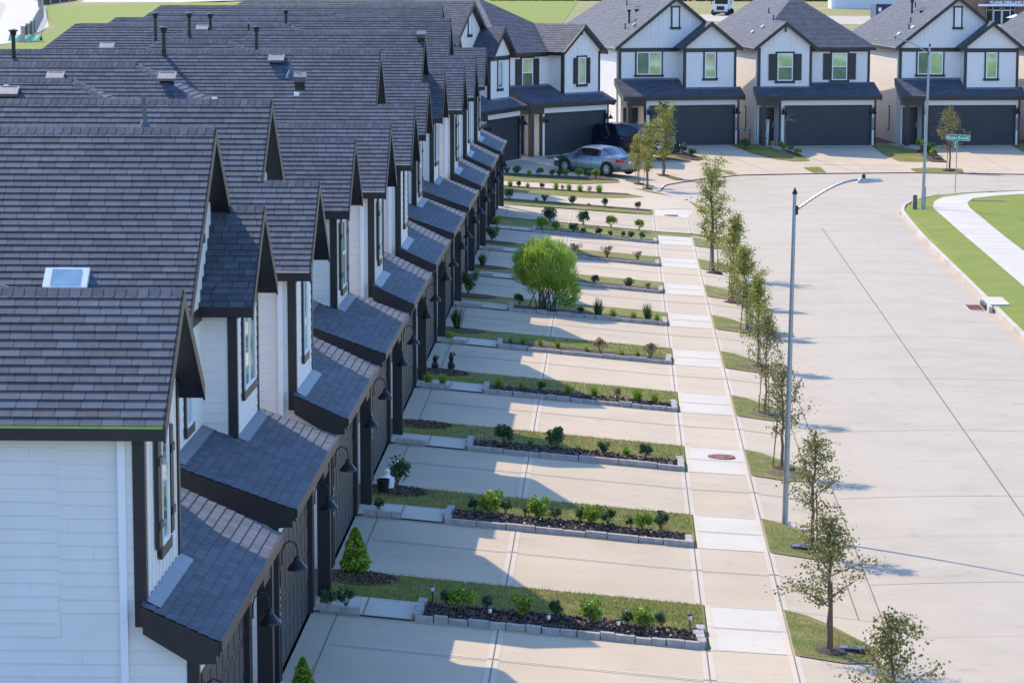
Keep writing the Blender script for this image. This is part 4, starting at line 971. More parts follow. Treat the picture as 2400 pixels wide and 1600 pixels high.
for i, (x, y, h, kd, lab) in enumerate([(-4.2, 168.9, .42, 'round', 'dark round shrub beside the turned corner garage'), (8.95, 172.2, .36, 'yellow', 'yellow-green shrub at the left garage corner of the house with the welcome board'), (9.3, 171.0, .32, 'brown', 'brownish flowering shrub before the garage corner of the house with the welcome board'), (9.6, 170.0, .3, 'yellow', 'lowest shrub of the clump by the welcome board house driveway'),
        (16.5, 172.3, .5, 'yellow', 'topmost bright shrub in the bed left of the street sign'), (16.7, 170.8, .46, 'round', 'middle green shrub in the bed left of the street sign'), (16.8, 169.2, .42, 'yellow', 'lowest bright shrub in the bed left of the street sign'), (6.9, 172.6, .42, 'dark', 'dark round shrub at the right corner of the slotted gable house'),
        (2.9, 171.5, .4, 'dark', 'upper dark shrub in the bed right of the dark parked car'), (3.4, 170.0, .36, 'dark', 'flowering dark shrub in the middle of the bed right of the dark car'), (3.9, 168.5, .36, 'dark', 'lowest flowering shrub of the bed right of the dark car')]):
    put_shrub(kd, x, y, h*1.1, lab, 1.2)
# the big feathery bush
rt_ = empty('feathery_bush', (-2.25, 96.5, gexact(-2.25, 96.5))); rnd = random.Random(5); tk = MB(); cr = MB()
for i in range(22):
    a = rnd.random()*6.28; sp = rnd.uniform(.1, .8); L = rnd.uniform(1.0, 1.5); p = [Vector((rnd.gauss(0, .14), rnd.gauss(0, .14), 0))]; d = Vector((math.cos(a)*sp*.6, math.sin(a)*sp*.6, 1)).normalized()
    for s_ in range(5): p.append(p[-1]+d*L/5); d = (d+Vector((rnd.gauss(0, .12)+math.cos(a)*.10, rnd.gauss(0, .12)+math.sin(a)*.10, -.03))).normalized()
    tk.tube(p, [.026, .021, .015, .010, .007, .004], 'bark', 5, cap=False)
for i in range(6800):
    low = i % 7 == 0; c = Vector((.62, -.25, .55)) if low else Vector((-.03, 0, 1.22)); r_ = Vector((.42, .42, .48)) if low else Vector((.92, .92, .72))
    d = Vector((rnd.gauss(0, 1), rnd.gauss(0, 1), rnd.gauss(.15, 1))).normalized(); k_ = rnd.uniform(.35, 1.0)**.5*(1+.18*math.sin(d.x*7+1)*math.sin(d.y*6)*math.sin(d.z*5)); p = c+Vector((d.x*r_.x, d.y*r_.y, d.z*r_.z))*k_
    o_ = (p-Vector((0, 0, .35))).normalized()*.75+Vector((0, 0, .45))+Vector((rnd.gauss(0, .35), rnd.gauss(0, .35), rnd.gauss(0, .3))); o_.normalize(); l = rnd.uniform(.10, .24); s2 = o_.orthogonal().normalized()*.011; e = p+o_*l
    cr.face([p-s2, p+s2, e+s2*.3, e-s2*.3], 'leafE')
    for w_ in range(2): s3 = Vector((rnd.gauss(0, 1), rnd.gauss(0, 1), rnd.gauss(.3, .6))).normalized(); m_ = p+o_*l*rnd.uniform(.2, .9); e2 = m_+s3*.08; s4 = s3.orthogonal().normalized()*.009; cr.face([m_-s4, m_+s4, e2], 'leafE')
reg(tk.build('trunk', rt_), rt_); reg(cr.build('crown', rt_), rt_); rt_.scale = (1.0, 1.0, 1.08)
tag(rt_, 'big bright green feathery bush in a driveway bed, far larger than all the others', 'bush')

# ------------------------------------------------------------------ bed edging, chips, grass blades
rnd = random.Random(9)
for k in range(1, 10):
    S = SN(k); e = MB(); L0 = {1: .32, 2: .55, 3: .78, 4: .30}.get(k, .4); x = -3.34
    while x < 1.38:
        l = L0*rnd.uniform(.75, 1.25); l = min(l, 1.5-x); y = S+.06+rnd.uniform(-.02, .02); xm = x+l/2; z = gexact(xm, y); s_ = (gexact(x+l, y)-gexact(x, y))/l; hh = .055+rnd.uniform(0, .02)
        if k in (1, 2, 3, 4, 5, 6, 7, 8, 9): e.obox((xm, y, z+hh), ((l-.015)/2, 0, (l-.015)/2*s_), (rnd.uniform(-.006, .006), .06, 0), (0, 0, hh), 'stone')
        x += l
    for xx in (-3.3, 1.42):
        for j in range(4 if k != 2 or xx < 0 else 2): y = S+.27+j*.34; e.obox((xx+rnd.uniform(-.02, .02), y, gexact(xx, y)+.07), (.07, rnd.uniform(-.01, .01), 0), (0, .155, 0), (0, 0, .06), 'stone')
    tag(e.build('stone_edging'), f'low stone block edging around the {ORD[k-1]} planted bed from the camera', 'edging', 'stone edgings around the beds')
for k in range(0, 9):
    S = SN(k); e = MB(); x = -4.92
    while x < -4.25: l = rnd.uniform(.26, .38); l = min(l, -4.2-x); y = S+.05; e.obox((x+l/2, y, gexact(x+l/2, y)+.09), ((l-.012)/2, 0, -.09*(l/2)), (0, .055, 0), (0, 0, .06), 'stone'); x += l
    e.box(-4.9, -4.28, S+.10, S+.26, .50, .64, 'mulch')
    tag(e.build('planter_edging'), f'short stone planter edge beside the entry walk of the {ORD[k]} house', 'edging', 'short planter edgings by the walks')
ch = MB()
for k in range(1, 5):
    S = SN(k)
    for i in range({1: 2600, 2: 2000, 3: 1300, 4: 900}[k]):
        x = rnd.uniform(-3.2, 1.35); y = S+rnd.uniform(.14, 1.22 if x > 0 else 1.42); z = gexact(x, y)+.055+rnd.random()*.02; leafquad(ch, (x, y, z), rnd.uniform(.05, .10), rnd, 'chip')
    for i in range(500): a = rnd.random()*6.28; r = rnd.random()**.5; x, y = -4.4+r*.55*math.cos(a), SF(k)-.58+r*.5*math.sin(a); leafquad(ch, (x, y, gexact(x, y)+.06), .07, rnd, 'chip')
tag(ch.build('mulch_chips'), kind='stuff')
M_['blade'] = leaf_mat('grass_blade', (.14, .20, .025), (.46, .38, .13), .25)
gb = MB()
def blades(n, fx, hmin=.03, hmax=.065):
    for i in range(n):
        x, y = fx(); z = gexact(x, y)+.03; a = rnd.random()*6.28; h = rnd.uniform(hmin, hmax); w_ = .006; dx, dy = math.cos(a)*w_, math.sin(a)*w_; t = (rnd.gauss(0, .02), rnd.gauss(0, .02))
        gb.face([(x-dx, y-dy, z), (x+dx, y+dy, z), (x+t[0], y+t[1], z+h)], 'blade')
for k in range(0, 6):
    S, Fk = SN(k), SF(k); n = {0: 2500, 1: 13000, 2: 10000, 3: 8000, 4: 6000, 5: 4500}[k]
    blades(n, lambda: ((lambda x: (x, rnd.uniform(S+(1.42 if x < -3.3 else 1.3), Fk-.02)))(rnd.uniform(-4.9, 1.5))))
    blades(n//4, lambda: (lambda t: (2.98+t*1.25, rnd.uniform(S+.03+t*.1, S+3.5-t*1.9)))(rnd.random()), .03, .06)
tag(gb.build('grass_blades'), kind='stuff')

# ------------------------------------------------------------------ street furniture
def lamp_post(x, y, z, h, lean, side, arm, label, r0=.062, r1=.034):
    root = empty('street_lamp', (x, y, z)); p = MB(); p.tube([(0, 0, -.05), (lean, 0, h)], [r0, r1], 'metal', 12); reg(p.build('pole', root), root)
    c_ = MB(); c_.lathe((lean, 0, h), [(.05, -.01), (.052, .03), (.03, .07), (.01, .12)], 'dark', 10); reg(c_.build('pole_cap', root), root)
    b = MB(); b.lathe((0, 0, 0), [(.13, -.02), (.13, .03), (.08, .05)], 'metal', 12); reg(b.build('base_plate', root), root)
    a = MB(); q = []
    for i in range(9): t = i/8; q.append((lean+side*(.03+arm*t), 0, h-.33+.62*math.sin(t*1.45)))
    a.tube(q, [.024]*9, 'metal', 8); a.box(min(lean, lean+side*.07), max(lean, lean+side*.07), -.03, .03, h-.42, h-.24, 'dark'); reg(a.build('arm', root), root)
    hx = q[-1][0]; hz = q[-1][2]; hd = MB(); f_ = lambda t: hx+side*t
    pts = [(f_(-.02), hz-.06), (f_(.05), hz+.03), (f_(.2), hz+.03), (f_(.5), hz-.005), (f_(.5), hz-.03), (f_(.1), hz-.07)]
    if side < 0: pts = pts[::-1]
    hd.prism(pts, -.11, .11, 'metal')
    for i in range(5): xx = f_(.24+.05*i); hd.box(xx-.008, xx+.008, -.1, .1, hz, hz+.035, 'metal')
    ho = hd.build('lamp_head', root); reg(ho, root)
    pc = MB(); pc.lathe((f_(.12), 0, hz+.03), [(.035, 0), (.035, .06), (.03, .08)], 'dark', 10); reg(pc.build('photocell', ho), ho)
    return tag(root, label, 'street lamp', 'street lamps')
lamp_post(3.42, 63.1, gexact(3.42, 63.1), 6.75, .10, 1, 1.22, 'tall grey lamp post in the verge in front, its arm reaching right over the road')
l2 = lamp_post(13.4, 139.2, gexact(13.4, 139.2), 7.15, .16, -1, 1.35, 'far grey lamp post in the lawn at the bend, arm reaching left', .075, .045)
# street name sign
sg = empty('street_sign', (16.05, 151.0-.2, gexact(16.05, 150.8))); p = MB(); p.tube([(0, 0, -.1), (.04, 0, 2.62)], .022, 'metal', 8); reg(p.build('post', sg), sg)
def text_obj(txt, size, m, name, parent, loc, rot=(R(90), 0, 0), depth=.002, align='CENTER', line=None, ex=0):
    cu = bpy.data.curves.new(name, 'FONT'); cu.body = txt; cu.size = size; cu.extrude = depth; cu.align_x = align; cu.align_y = 'CENTER'; cu.offset = ex
    if line: cu.space_line = line
    o = bpy.data.objects.new(name+'_c', cu); col.objects.link(o); bpy.context.view_layer.update()
    me = bpy.data.meshes.new_from_object(o.evaluated_get(bpy.context.evaluated_depsgraph_get())); bpy.data.objects.remove(o)
    me.materials.clear(); me.materials.append(M_[m]); n = bpy.data.objects.new(name, me); col.objects.link(n); n.parent = parent; n.location = loc; n.rotation_euler = rot
    return n
b = MB(); b.box(-.53, .56, -.012, .012, 2.55, 2.82, 'wtrim'); b.box(-.515, .545, -.016, .016, 2.565, 2.805, 'green'); bl = b.build('name_plate', sg); reg(bl, sg); bl.rotation_euler = (0, R(2.0), 0)
reg(text_obj('Masten Breeze', .185, 'wtrim', 'lettering', bl, (-.06, -.021, 2.68), ex=.003), bl); reg(text_obj('Pkwy', .075, 'wtrim', 'lettering', bl, (.46, -.021, 2.74)), bl)
b = MB(); b.box(-.012, .012, -.45, .45, 2.24, 2.50, 'wtrim'); b.box(-.016, .016, -.435, .435, 2.255, 2.485, 'green'); cr_ = b.build('cross_plate', sg); reg(cr_, sg); cr_.rotation_euler = (0, 0, R(-14))
tag(sg, 'green street name sign on a thin post at the edge of the park lawn', 'street sign')
# utility things
def small_box(name, x, y, w_, d_, h, m, label, cat, rz=0, lid=None):
    z = gexact(x, y); b = MB(); b.box(-w_, w_, -d_, d_, -.05, h, m); b.box(-w_*.94, w_*.94, -d_*.94, d_*.94, h, h+.02, lid or m); b.box(-w_*.2, w_*.2, -.02, .02, h+.02, h+.03, 'dark')
    o = b.build(name); o.location = (x, y, z+.045); o.rotation_euler = (0, 0, rz); return tag(o, label, cat)
small_box('utility_lid', 4.0, 51.75, .26, .12, .06, 'dark', 'black rectangular utility lid beside the lowest full roadside tree', 'utility box', R(-8), 'grey')
small_box('utility_lid', 3.62, 60.55, .2, .12, .05, 'dark', 'black utility lid in the grass near the near lamp post', 'utility box', R(5), 'grey')
small_box('utility_lid', 3.95, 78.2, .2, .11, .07, 'grey', 'grey utility lid by the tree with three red stakes', 'utility box', R(8))
small_box('pedestal_box', 13.55, 140.2, .07, .07, .85, 'green', 'green utility pedestal beside the far lamp post', 'utility box')
small_box('meter_box', 13.1, 139.6, .09, .09, .55, 'grey', 'grey utility box left of the far lamp post base', 'utility box')
for x, y, lab in ((4.05, 96.9, 'grey cluster mailbox hidden behind the round bushy tree'), (4.05, 96.25, 'second grey cluster mailbox in front of the hidden one'), (3.9, 104.3, 'pale cluster mailbox behind the pale roadside tree')):
    z = gexact(x, y); m_ = empty('mailbox', (x, y, z), R(90)); b = MB(); b.box(-.12, .12, -.1, .1, 0, .7, 'metal'); reg(b.build('pedestal', m_), m_)
    b = MB(); b.box(-.2, .2, -.22, .22, .7, 1.45, 'vent'); b.box(-.22, .22, -.24, .24, 1.45, 1.5, 'wtrim')
    for i in range(4): b.box(-.18, .18, -.235, -.222, .74+i*.17, .88+i*.17, 'metal')
    if y > 100: b.v = [(x_, y_, z_*.42) for x_, y_, z_ in b.v]
    reg(b.build('cabinet', m_), m_); tag(m_, lab, 'mailbox')
for x, y, r, lab in ((2.35, 71.0, .34, 'rusty round manhole cover in the sidewalk, nearest one'), (2.2, 134.9, .36, 'rusty round manhole cover in the sidewalk near the bend')):
    b = MB(); b.lathe((0, 0, .02), [(r, 0), (r, .012), (r*.9, .014), (.02, .016)], 'rust', 24)
    for i in range(8): a = i*.785; b.box(r*.5*math.cos(a)-.03, r*.5*math.cos(a)+.03, r*.5*math.sin(a)-.03, r*.5*math.sin(a)+.03, .03, .042, 'rust')
    o = b.build('manhole_cover'); o.location = (x, y, gexact(x, y)+.004); tag(o, lab, 'manhole')
ir = empty('storm_drain', (12.0, 103.3, -.12)); b = MB(); b.box(.05, .75, -1.0, 1.2, -.1, .06, 'walk'); b.box(.0, .12, -1.6, -1.0, -.15, .05, 'walk'); reg(b.build('slab', ir), ir)
b = MB(); b.box(-.04, .04, -.95, .6, -.15, .02, 'dark'); reg(b.build('opening', ir), ir); b = MB(); b.box(-.9, -.06, -1.2, .5, -.135, -.12, 'walk')
for i in range(12): b.box(-.55, -.1, -1.05+i*.12, -.99+i*.12, -.12, -.105, 'rust')
reg(b.build('grate', ir), ir); tag(ir, 'concrete storm drain inlet with rusty grate in the right kerb', 'storm drain')
for i, (x, y) in enumerate([(-3.13, 52.45), (-2.1, 51.18), (-1.12, 51.12), (.04, 51.2), (1.25, 52.15), (1.3, 51.12)]):
    b = MB(); b.tube([(0, 0, 0), (0, 0, .2)], .012, 'dark', 6); b.lathe((0, 0, .2), [(.02, 0), (.03, .02), (.035, .08)], 'wtrim', 10); b.lathe((0, 0, .28), [(.05, 0), (.045, .02), (.01, .03)], 'dark', 10)
    o = b.build('solar_light'); o.location = (x, y, gexact(x, y)+.04); tag(o, f'small solar stake light, {ORD[i]} from the left in the nearest planted bed', 'garden light', 'solar stake lights in the nearest bed')
b = MB(); b.lathe((0, 0, 0), [(.10, 0), (.13, .25), (.135, .27), (.11, .27), (.10, .2), (.02, .2)], 'dark', 14); o = b.build('flower_pot'); o.location = (-4.72, 62.45, gexact(-4.72, 62.45)+.04); tag(o, 'black pot on the gravel at the fourth garage corner', 'pot')
b = MB(); b.lathe((0, 0, 0), [(.12, 0), (.14, .22), (.14, .24), (.1, .24), (.04, .3), (.06, .38), (.02, .42)], 'wtrim', 14); o = b.build('urn'); o.location = (-4.66, 62.9, gexact(-4.66, 62.9)+.04); tag(o, 'white urn standing behind the black pot', 'urn')
for x, y, h, lab in ((-4.75, 81.0, .35, 'dark garden ornament, left one on the mulch by the sixth garage'), (-4.35, 81.4, .42, 'dark curved garden ornament, right one on the mulch by the sixth garage')):
    b = MB(); b.lathe((0, 0, 0), [(.09, 0), (.1, .1), (.05, .2), (.07, .28), (.03, h)], 'dark', 10); b.tube([(0, 0, h*.6), (.1, 0, h*.9), (.05, 0, h)], .02, 'dark', 6); o = b.build('garden_ornament'); o.location = (x, y, gexact(x, y)+.04); tag(o, lab, 'ornament')
# welcome board and porch things at the house with two shuttered windows
wb = empty('welcome_board', local(T2, .42, .75, .02)); wb.rotation_euler = (R(-4), R(3), R(10)); b = MB(); b.box(-.13, .13, -.02, .02, 0, 1.38, 'wtrim'); reg(b.build('board', wb), wb)
reg(text_obj('W\nE\nL\nC\nO\nM\nE', .2, 'dark', 'lettering', wb, (0, -.024, .70), line=.93, ex=.004), wb); tag(wb, 'tall white welcome board leaning by the front door', 'sign')
b = MB(); b.lathe((0, 0, 0), [(.12, 0), (.16, .25), (.17, .28), (.13, .28), (.1, .2), (.02, .2)], 'orange', 14); o = b.build('clay_pot'); o.location = local(T2, .62, .1, .0); tag(o, 'terracotta pot right of the dark porch post near the welcome board', 'pot')
wr = MB()
for i in range(40): a = i*.157; leafquad(wr, (.14*math.cos(a), 0, .14*math.sin(a)), .08, rnd, 'rust')
o = wr.build('wreath'); o.location = local(T2, .55, 1.12, 1.55); tag(o, 'reddish wreath on the dark door behind the welcome board', 'wreath')
fr = MB(); [fr.tube([(a, b_, 0), (a, b_, .95)], .025, 'stake', 6) for a, b_ in ((-.3, -.2), (.3, -.2), (-.3, .2), (.3, .2))]; fr.box(-.35, .35, -.24, .24, .93, .98, 'vent'); o = fr.build('side_table'); o.location = local(T2, -.75, .9, -.05); tag(o, 'small reddish table in the gap between two far houses', 'table')
br = MB()
for i in range(16): a = rnd.uniform(-.3, 1.2); L = rnd.uniform(.3, .8); br.tube([(0, 0, 0), (math.cos(a)*L*.5, rnd.uniform(-.1, .1), math.sin(a)*L*.4+.1), (math.cos(a)*L, rnd.uniform(-.2, .2), math.sin(a)*L*.7)], [.012, .008, .004], 'vent', 4, cap=False)
br.tube([(0, 0, -1.35), (0, 0, 0)], .02, 'vent', 5); o = br.build('bare_sapling'); o.location = local(T2, 1.25, -.4, 1.4); tag(o, 'leafless pale sapling in front of the white strip beside the garage door', 'sapling')

# ------------------------------------------------------------------ vehicles
def wheel(par, x, y, r, w_=.11, nsp=10):
    t = MB(); q = [(x, y-w_, r), (x, y+w_, r)]
    ring = [(r*.96, -w_), (r, -w_*.7), (r, w_*.7), (r*.96, w_), (r*.66, w_), (r*.66, -w_)]
    n = 22
    for i in range(n):
        a0, a1 = 6.2832*i/n, 6.2832*(i+1)/n
        for j in range(len(ring)):
            (ra, ya), (rb, yb) = ring[j], ring[(j+1) % len(ring)]
            t.face([(x+ra*math.cos(a0), y+ya, r+ra*math.sin(a0)), (x+rb*math.cos(a0), y+yb, r+rb*math.sin(a0)), (x+rb*math.cos(a1), y+yb, r+rb*math.sin(a1)), (x+ra*math.cos(a1), y+ya, r+ra*math.sin(a1))], 'tyre')
    wo = t.build('wheel', par); reg(wo, par); m_ = MB(); s_ = -1 if y < 0 else 1; yy = y+s_*w_*.75
    for i in range(nsp):
        a = 6.2832*i/nsp; d = (math.cos(a), math.sin(a)); e = (-math.sin(a)*.022, math.cos(a)*.022)
        m_.obox((x+d[0]*r*.36, yy, r+d[1]*r*.36), (d[0]*r*.3, 0, d[1]*r*.3), (0, .012, 0), (e[0], 0, e[1]), 'rim')
    m_.tube([(x, yy-.012, r), (x, yy+.014, r)], r*.12, 'rim', 10)
    for i in range(n): a0, a1 = 6.2832*i/n, 6.2832*(i+1)/n; m_.face([(x+r*.6*math.cos(a0), yy+.012*s_, r+r*.6*math.sin(a0)), (x+r*.69*math.cos(a0), yy+.012*s_, r+r*.69*math.sin(a0)), (x+r*.69*math.cos(a1), yy+.012*s_, r+r*.69*math.sin(a1)), (x+r*.6*math.cos(a1), yy+.012*s_, r+r*.6*math.sin(a1))], 'rim')
    m_.tube([(x, yy-.05*s_, r), (x, yy-.045*s_, r)], r*.66, 'dark', 16)
    reg(m_.build('rim', wo), wo)
def car(name, L, Wd, H, belt, prof_roof, wb_, wr_, paint, label, cat):
    """body lofted from stations: (x, zlow, zbelt, ztop, halfwidth_belt, halfwidth_top, cabin?)"""
    root = empty(name, (0, 0, 0)); b = MB(); g_ = MB(); st = []
    for x, zt, cab in prof_roof:
        u = abs(x)/(L/2); hw = Wd/2*(1-.16*max(0, u-.62)**1.2/.38**1.2*1.0); zb = belt-.05*max(0, (x/(L/2)))-.0
        st.append((x, zt, cab, hw, zb))
    def sec(x, zt, cab, hw, zb):
        lo = .20+.06*max(0, abs(x)/(L/2)-.8)*5; tw = hw*(.70 if cab == 2 else .80 if cab == 1 else .86)
        if cab: P = [(hw*.90, lo), (hw, lo+.12), (hw*1.0, .55), (hw*.965, zb-.02), (hw*.95, zb), (tw+.06, zt-.10), (tw, zt-.03), (tw*.6, zt+.015), (0, zt+.03)]
        else: P = [(hw*.90, lo), (hw, lo+.12), (hw, min(.55, zt-.12)), (hw*.97, zt-.09), (hw*.92, zt-.05), (hw*.84, zt-.02), (hw*.7, zt), (hw*.4, zt+.02), (0, zt+.025)]
        return [Vector((x, y, z)) for y, z in P]
    S = [sec(*s_) for s_ in st]
    for i in range(len(S)-1):
        for j in range(8):
            a, c_, d, e = S[i][j], S[i+1][j], S[i+1][j+1], S[i][j+1]; win = j == 4 and (st[i][2] and st[i+1][2]) 
            shield = (st[i][2] != st[i+1][2]) or (st[i][2] == 1 and st[i+1][2] == 2) or (st[i][2] == 2 and st[i+1][2] == 1)
            m_ = paint
            if win and st[i][2]: m_ = 'cglass'
            if (st[i][2] == 0) != (st[i+1][2] == 0) and j >= 6: m_ = 'cglass'
            for sg_ in (1, -1):
                q = [Vector((v.x, v.y*sg_, v.z)) for v in (a, c_, d, e)]; b.face(q if sg_ < 0 else q[::-1], m_)
    for i in (0, -1):
        q = [Vector((v.x, v.y, v.z)) for v in S[i]]; q2 = [Vector((v.x, -v.y, v.z)) for v in reversed(S[i][:-1])]; f_ = q+q2; b.face(f_ if i else f_[::-1], paint)
    me_o = b.build('body', root); me_o.data.polygons.foreach_set('use_smooth', [True]*len(me_o.data.polygons))
    bmx = me_o.modifiers.new('weld', 'WELD'); bmx.merge_threshold = .002; ed = me_o.modifiers.new('edge', 'EDGE_SPLIT'); ed.split_angle = R(32); reg(me_o, root)
    # pillars, arches, trim
    t = MB()
    for sg_ in (1, -1):
        for xx in (-wb_/2, wb_/2):
            n = 12
            for i in range(n):
                a0, a1 = math.pi*i/n, math.pi*(i+1)/n; R1 = wr_+.075; y0_ = sg_*(Wd/2+.004)
                t.face([(xx, y0_, wr_), (xx+R1*math.cos(a0), y0_, wr_+R1*math.sin(a0)), (xx+R1*math.cos(a1), y0_, wr_+R1*math.sin(a1))], 'tyre'); t.face([(xx, y0_-sg_*.002, wr_), (xx+R1*math.cos(a1), y0_-sg_*.002, wr_+R1*math.sin(a1)), (xx+R1*math.cos(a0), y0_-sg_*.002, wr_+R1*math.sin(a0))], 'tyre')
            t.box(xx-wr_-.075, xx+wr_+.075, min(y0_, y0_-sg_*.003), max(y0_, y0_-sg_*.003), .14, wr_, 'tyre')
    reg(t.build('wheel_arch', root), root)
    for xx in (-wb_/2, wb_/2):
        for sg_ in (1, -1): wheel(root, xx, sg_*(Wd/2-.085), wr_)
    for sg_ in (1, -1):
        q = MB(); q.obox((L*.14, sg_*(Wd/2+.07), belt+.04), (.05, 0, 0), (0, .08, 0), (0, 0, .055), paint); reg(q.build('wing_mirror', root), root)
        q = MB(); q.obox((-L/2+.16, sg_*(Wd/2-.17), belt-.14), (.14, .0, 0), (0, .15, 0), (0, 0, .075), 'red'); reg(q.build('tail_lamp', root), root)
        q = MB(); q.obox((L/2-.20, sg_*(Wd/2-.22), .62), (.16, -.03*sg_, 0), (0, .14, 0), (0, 0, .06), 'wtrim'); reg(q.build('headlight', root), root)
        q = MB()
        for dx in (.08, -.92): q.obox((dx-.18, sg_*(Wd/2+.004), belt-.12), (.09, 0, 0), (0, .012, 0), (0, 0, .014), 'rim')
        reg(q.build('door_handle', root), root)
        q = MB()
        for dx in (.62, -.36, -1.12 if L < 4.7 else -1.3): q.box(dx-.005, dx+.005, sg_*(Wd/2-.002) if sg_ > 0 else sg_*(Wd/2+.005), sg_*(Wd/2+.005) if sg_ > 0 else sg_*(Wd/2-.002), .32, belt-.04, 'dark')
        reg(q.build('door_seam', root), root)
    q = MB(); q.box(-L/2-.012, -L/2+.01, -.26, .26, .62, .75, 'wtrim'); reg(q.build('number_plate', root), root)
    q = MB(); q.box(-L/2-.01, -L/2+.2, -Wd*.36, Wd*.36, .24, .36, 'dark'); q.box(L/2-.16, L/2+.006, -Wd*.3, Wd*.3, .34, .5, 'dark'); reg(q.build('bumper_trim', root), root)
    return tag(root, label, cat)
sed = [(-2.24, .80, 0), (-2.12, .95, 0), (-1.75, 1.0, 0), (-1.45, 1.03, 0), (-.95, 1.33, 1), (-.55, 1.385, 2), (0, 1.405, 2), (.35, 1.38, 2), (.62, 1.28, 1), (1.15, .985, 0), (1.6, .93, 0), (2.0, .83, 0), (2.2, .68, 0), (2.26, .55, 0)]
c1 = car('sedan', 4.52, 1.80, 1.42, .93, sed, 2.76, .33, 'carA', 'silver-grey sedan parked across the nearer driveway at the bend', 'car')
def put_car(c_, wheel_pt_rear, wheel_pt_front, wb_, Wd):
    r_, f_ = Vector(wheel_pt_rear), Vector(wheel_pt_front); d = (f_-r_).normalized(); mid = (r_+f_)/2; n_ = Vector((-d.y, d.x))
    if n_.y < 0: n_ = -n_
    c = mid+n_*(Wd/2-.08); c_.location = (c.x, c.y, gexact(c.x, c.y)+.02); c_.rotation_euler = (0, R(-1), math.atan2(d.y, d.x)); return c_
put_car(c1, (-.55, 156.9), (-2.72, 158.75), 2.76, 1.8)
suv = [(-2.40, .95, 0), (-2.36, 1.12, 0), (-2.28, 1.45, 1), (-2.0, 1.68, 2), (-1.3, 1.74, 2), (-.4, 1.75, 2), (.3, 1.70, 2), (.62, 1.58, 1), (1.12, 1.16, 0), (1.6, 1.10, 0), (2.1, 1.02, 0), (2.35, .86, 0), (2.42, .60, 0)]
c2 = car('suv', 4.85, 1.95, 1.75, 1.12, suv, 2.86, .38, 'carB', 'dark navy suv half hidden behind the young trees and the sedan', 'car')
c2.location = (.75, 168.0, gexact(.75, 168.0)+.02); c2.rotation_euler = (0, 0, R(-33))

# ------------------------------------------------------------------ far background
tr_ = empty('box_truck', (15.6, 492, .22), R(-6)); b = MB(); b.box(-1.25, 1.25, 2.4, 9.5, 1.0, 4.2, 'cwhite'); reg(b.build('cargo_box', tr_), tr_)
b = MB(); b.prism([(-1.2, .55), (1.2, .55), (1.2, 1.7), (1.1, 2.7), (-1.1, 2.7), (-1.2, 1.7)], .9, 2.3, 'cwhite'); b.box(-1.05, 1.05, -.9, .95, .6, 1.65, 'cwhite'); co_ = b.build('cab', tr_); reg(co_, tr_)
b = MB(); b.box(-1.0, 1.0, .86, .9, 1.75, 2.55, 'cglass'); reg(b.build('windscreen', co_), co_); b = MB(); b.box(-.6, .6, -.94, -.9, .85, 1.45, 'dark'); reg(b.build('grille', co_), co_)
b = MB(); b.box(-1.25, 1.25, -1.1, -.9, .4, .62, 'blue'); reg(b.build('bumper', tr_), tr_)
for x in (-1.05, 1.05):
    for y in (0, 7.5): wheel(tr_, x, y, .48, .15, 6)
b = MB(); [b.box(x-.06, x+.06, .8, .9, 1.7, 2.3, 'dark') for x in (-1.5, 1.5)]; reg(b.build('wing_mirror', tr_), tr_)
tag(tr_, 'white box truck facing the camera on the far lot', 'truck')
sb = empty('storage_shed', (36.2, 545, .2)); b = MB(); b.box(0, 16, 0, 9, 0, 6.2, 'cwhite'); b.box(-.05, .55, -.05, 9.05, 0, 6.3, 'wtrim'); reg(b.build('wall', sb), sb); b = MB(); b.box(-.4, 16.4, -.4, 9.4, 6.2, 6.5, 'vent'); reg(b.build('roof', sb), sb); tag(sb, 'large white metal shed beyond the field behind the far houses', 'shed')
db = empty('dumpster', (37.6, 468, .22), R(4)); b = MB(); b.prism([(0, .1), (3.2, .1), (3.2, 2.2), (0, 2.2)], 0, 5.5, 'blue'); [b.box(x, x+.12, -.08, 0, .1, 2.2, 'blue') for x in (0, 1.05, 2.1, 3.08)]; b.box(-.05, 3.25, -.1, .05, 2.1, 2.25, 'dark'); reg(b.build('body', db), db); b = MB(); b.box(.35, .8, -.1, -.085, 1.2, 1.75, 'wtrim'); reg(b.build('label_plate', db), db)
tag(db, 'dark blue dumpster on the pavement between two far roofs', 'dumpster')
bb_ = empty('shop_building', (50.6, 446, .22), R(-2)); b = MB(); b.box(-4, 40, .3, 14, 0, 9, 'brick'); [b.box(x, x+1.0, -.2, .4, 0, 9, 'brick') for x in (-.6, 4.75, 12.5)]; reg(b.build('wall', bb_), bb_)
b = MB(); b.box(-.6, 13.5, -1.6, .4, 2.45, 2.72, 'wtrim'); reg(b.build('canopy', bb_), bb_); reg(text_obj('BLANK DRILLING FENCE', .56, 'wtrim', 'lettering', bb_, (4.1, -1.5, 2.95), depth=.05, ex=.02), bb_)
b = MB(); b.box(.6, 4.6, .1, .35, 0, 2.45, 'cglass'); b.box(6.3, 12, .1, .35, 0, 2.45, 'cglass'); 
for x in (.6, 1.5, 3.95, 4.6, 6.4, 9): b.box(x-.05, x+.05, .0, .1, 0, 2.45, 'metal')
b.box(.6, 4.6, .0, .1, 1.85, 1.95, 'metal'); b.box(6.3, 12, .0, .1, 1.85, 1.95, 'metal'); reg(b.build('shop_window', bb_), bb_)
b = MB(); [b.box(x, x+.12, -.05, .0, 0, 1.85, 'wtrim') for x in (1.6, 2.65, 2.8, 3.85)]; b.box(1.6, 3.97, -.05, 0, 1.78, 1.9, 'wtrim'); reg(b.build('door', bb_), bb_); reg(text_obj('9002-A', .24, 'wtrim', 'house_number', bb_, (2.8, -.07, 2.15)), bb_)
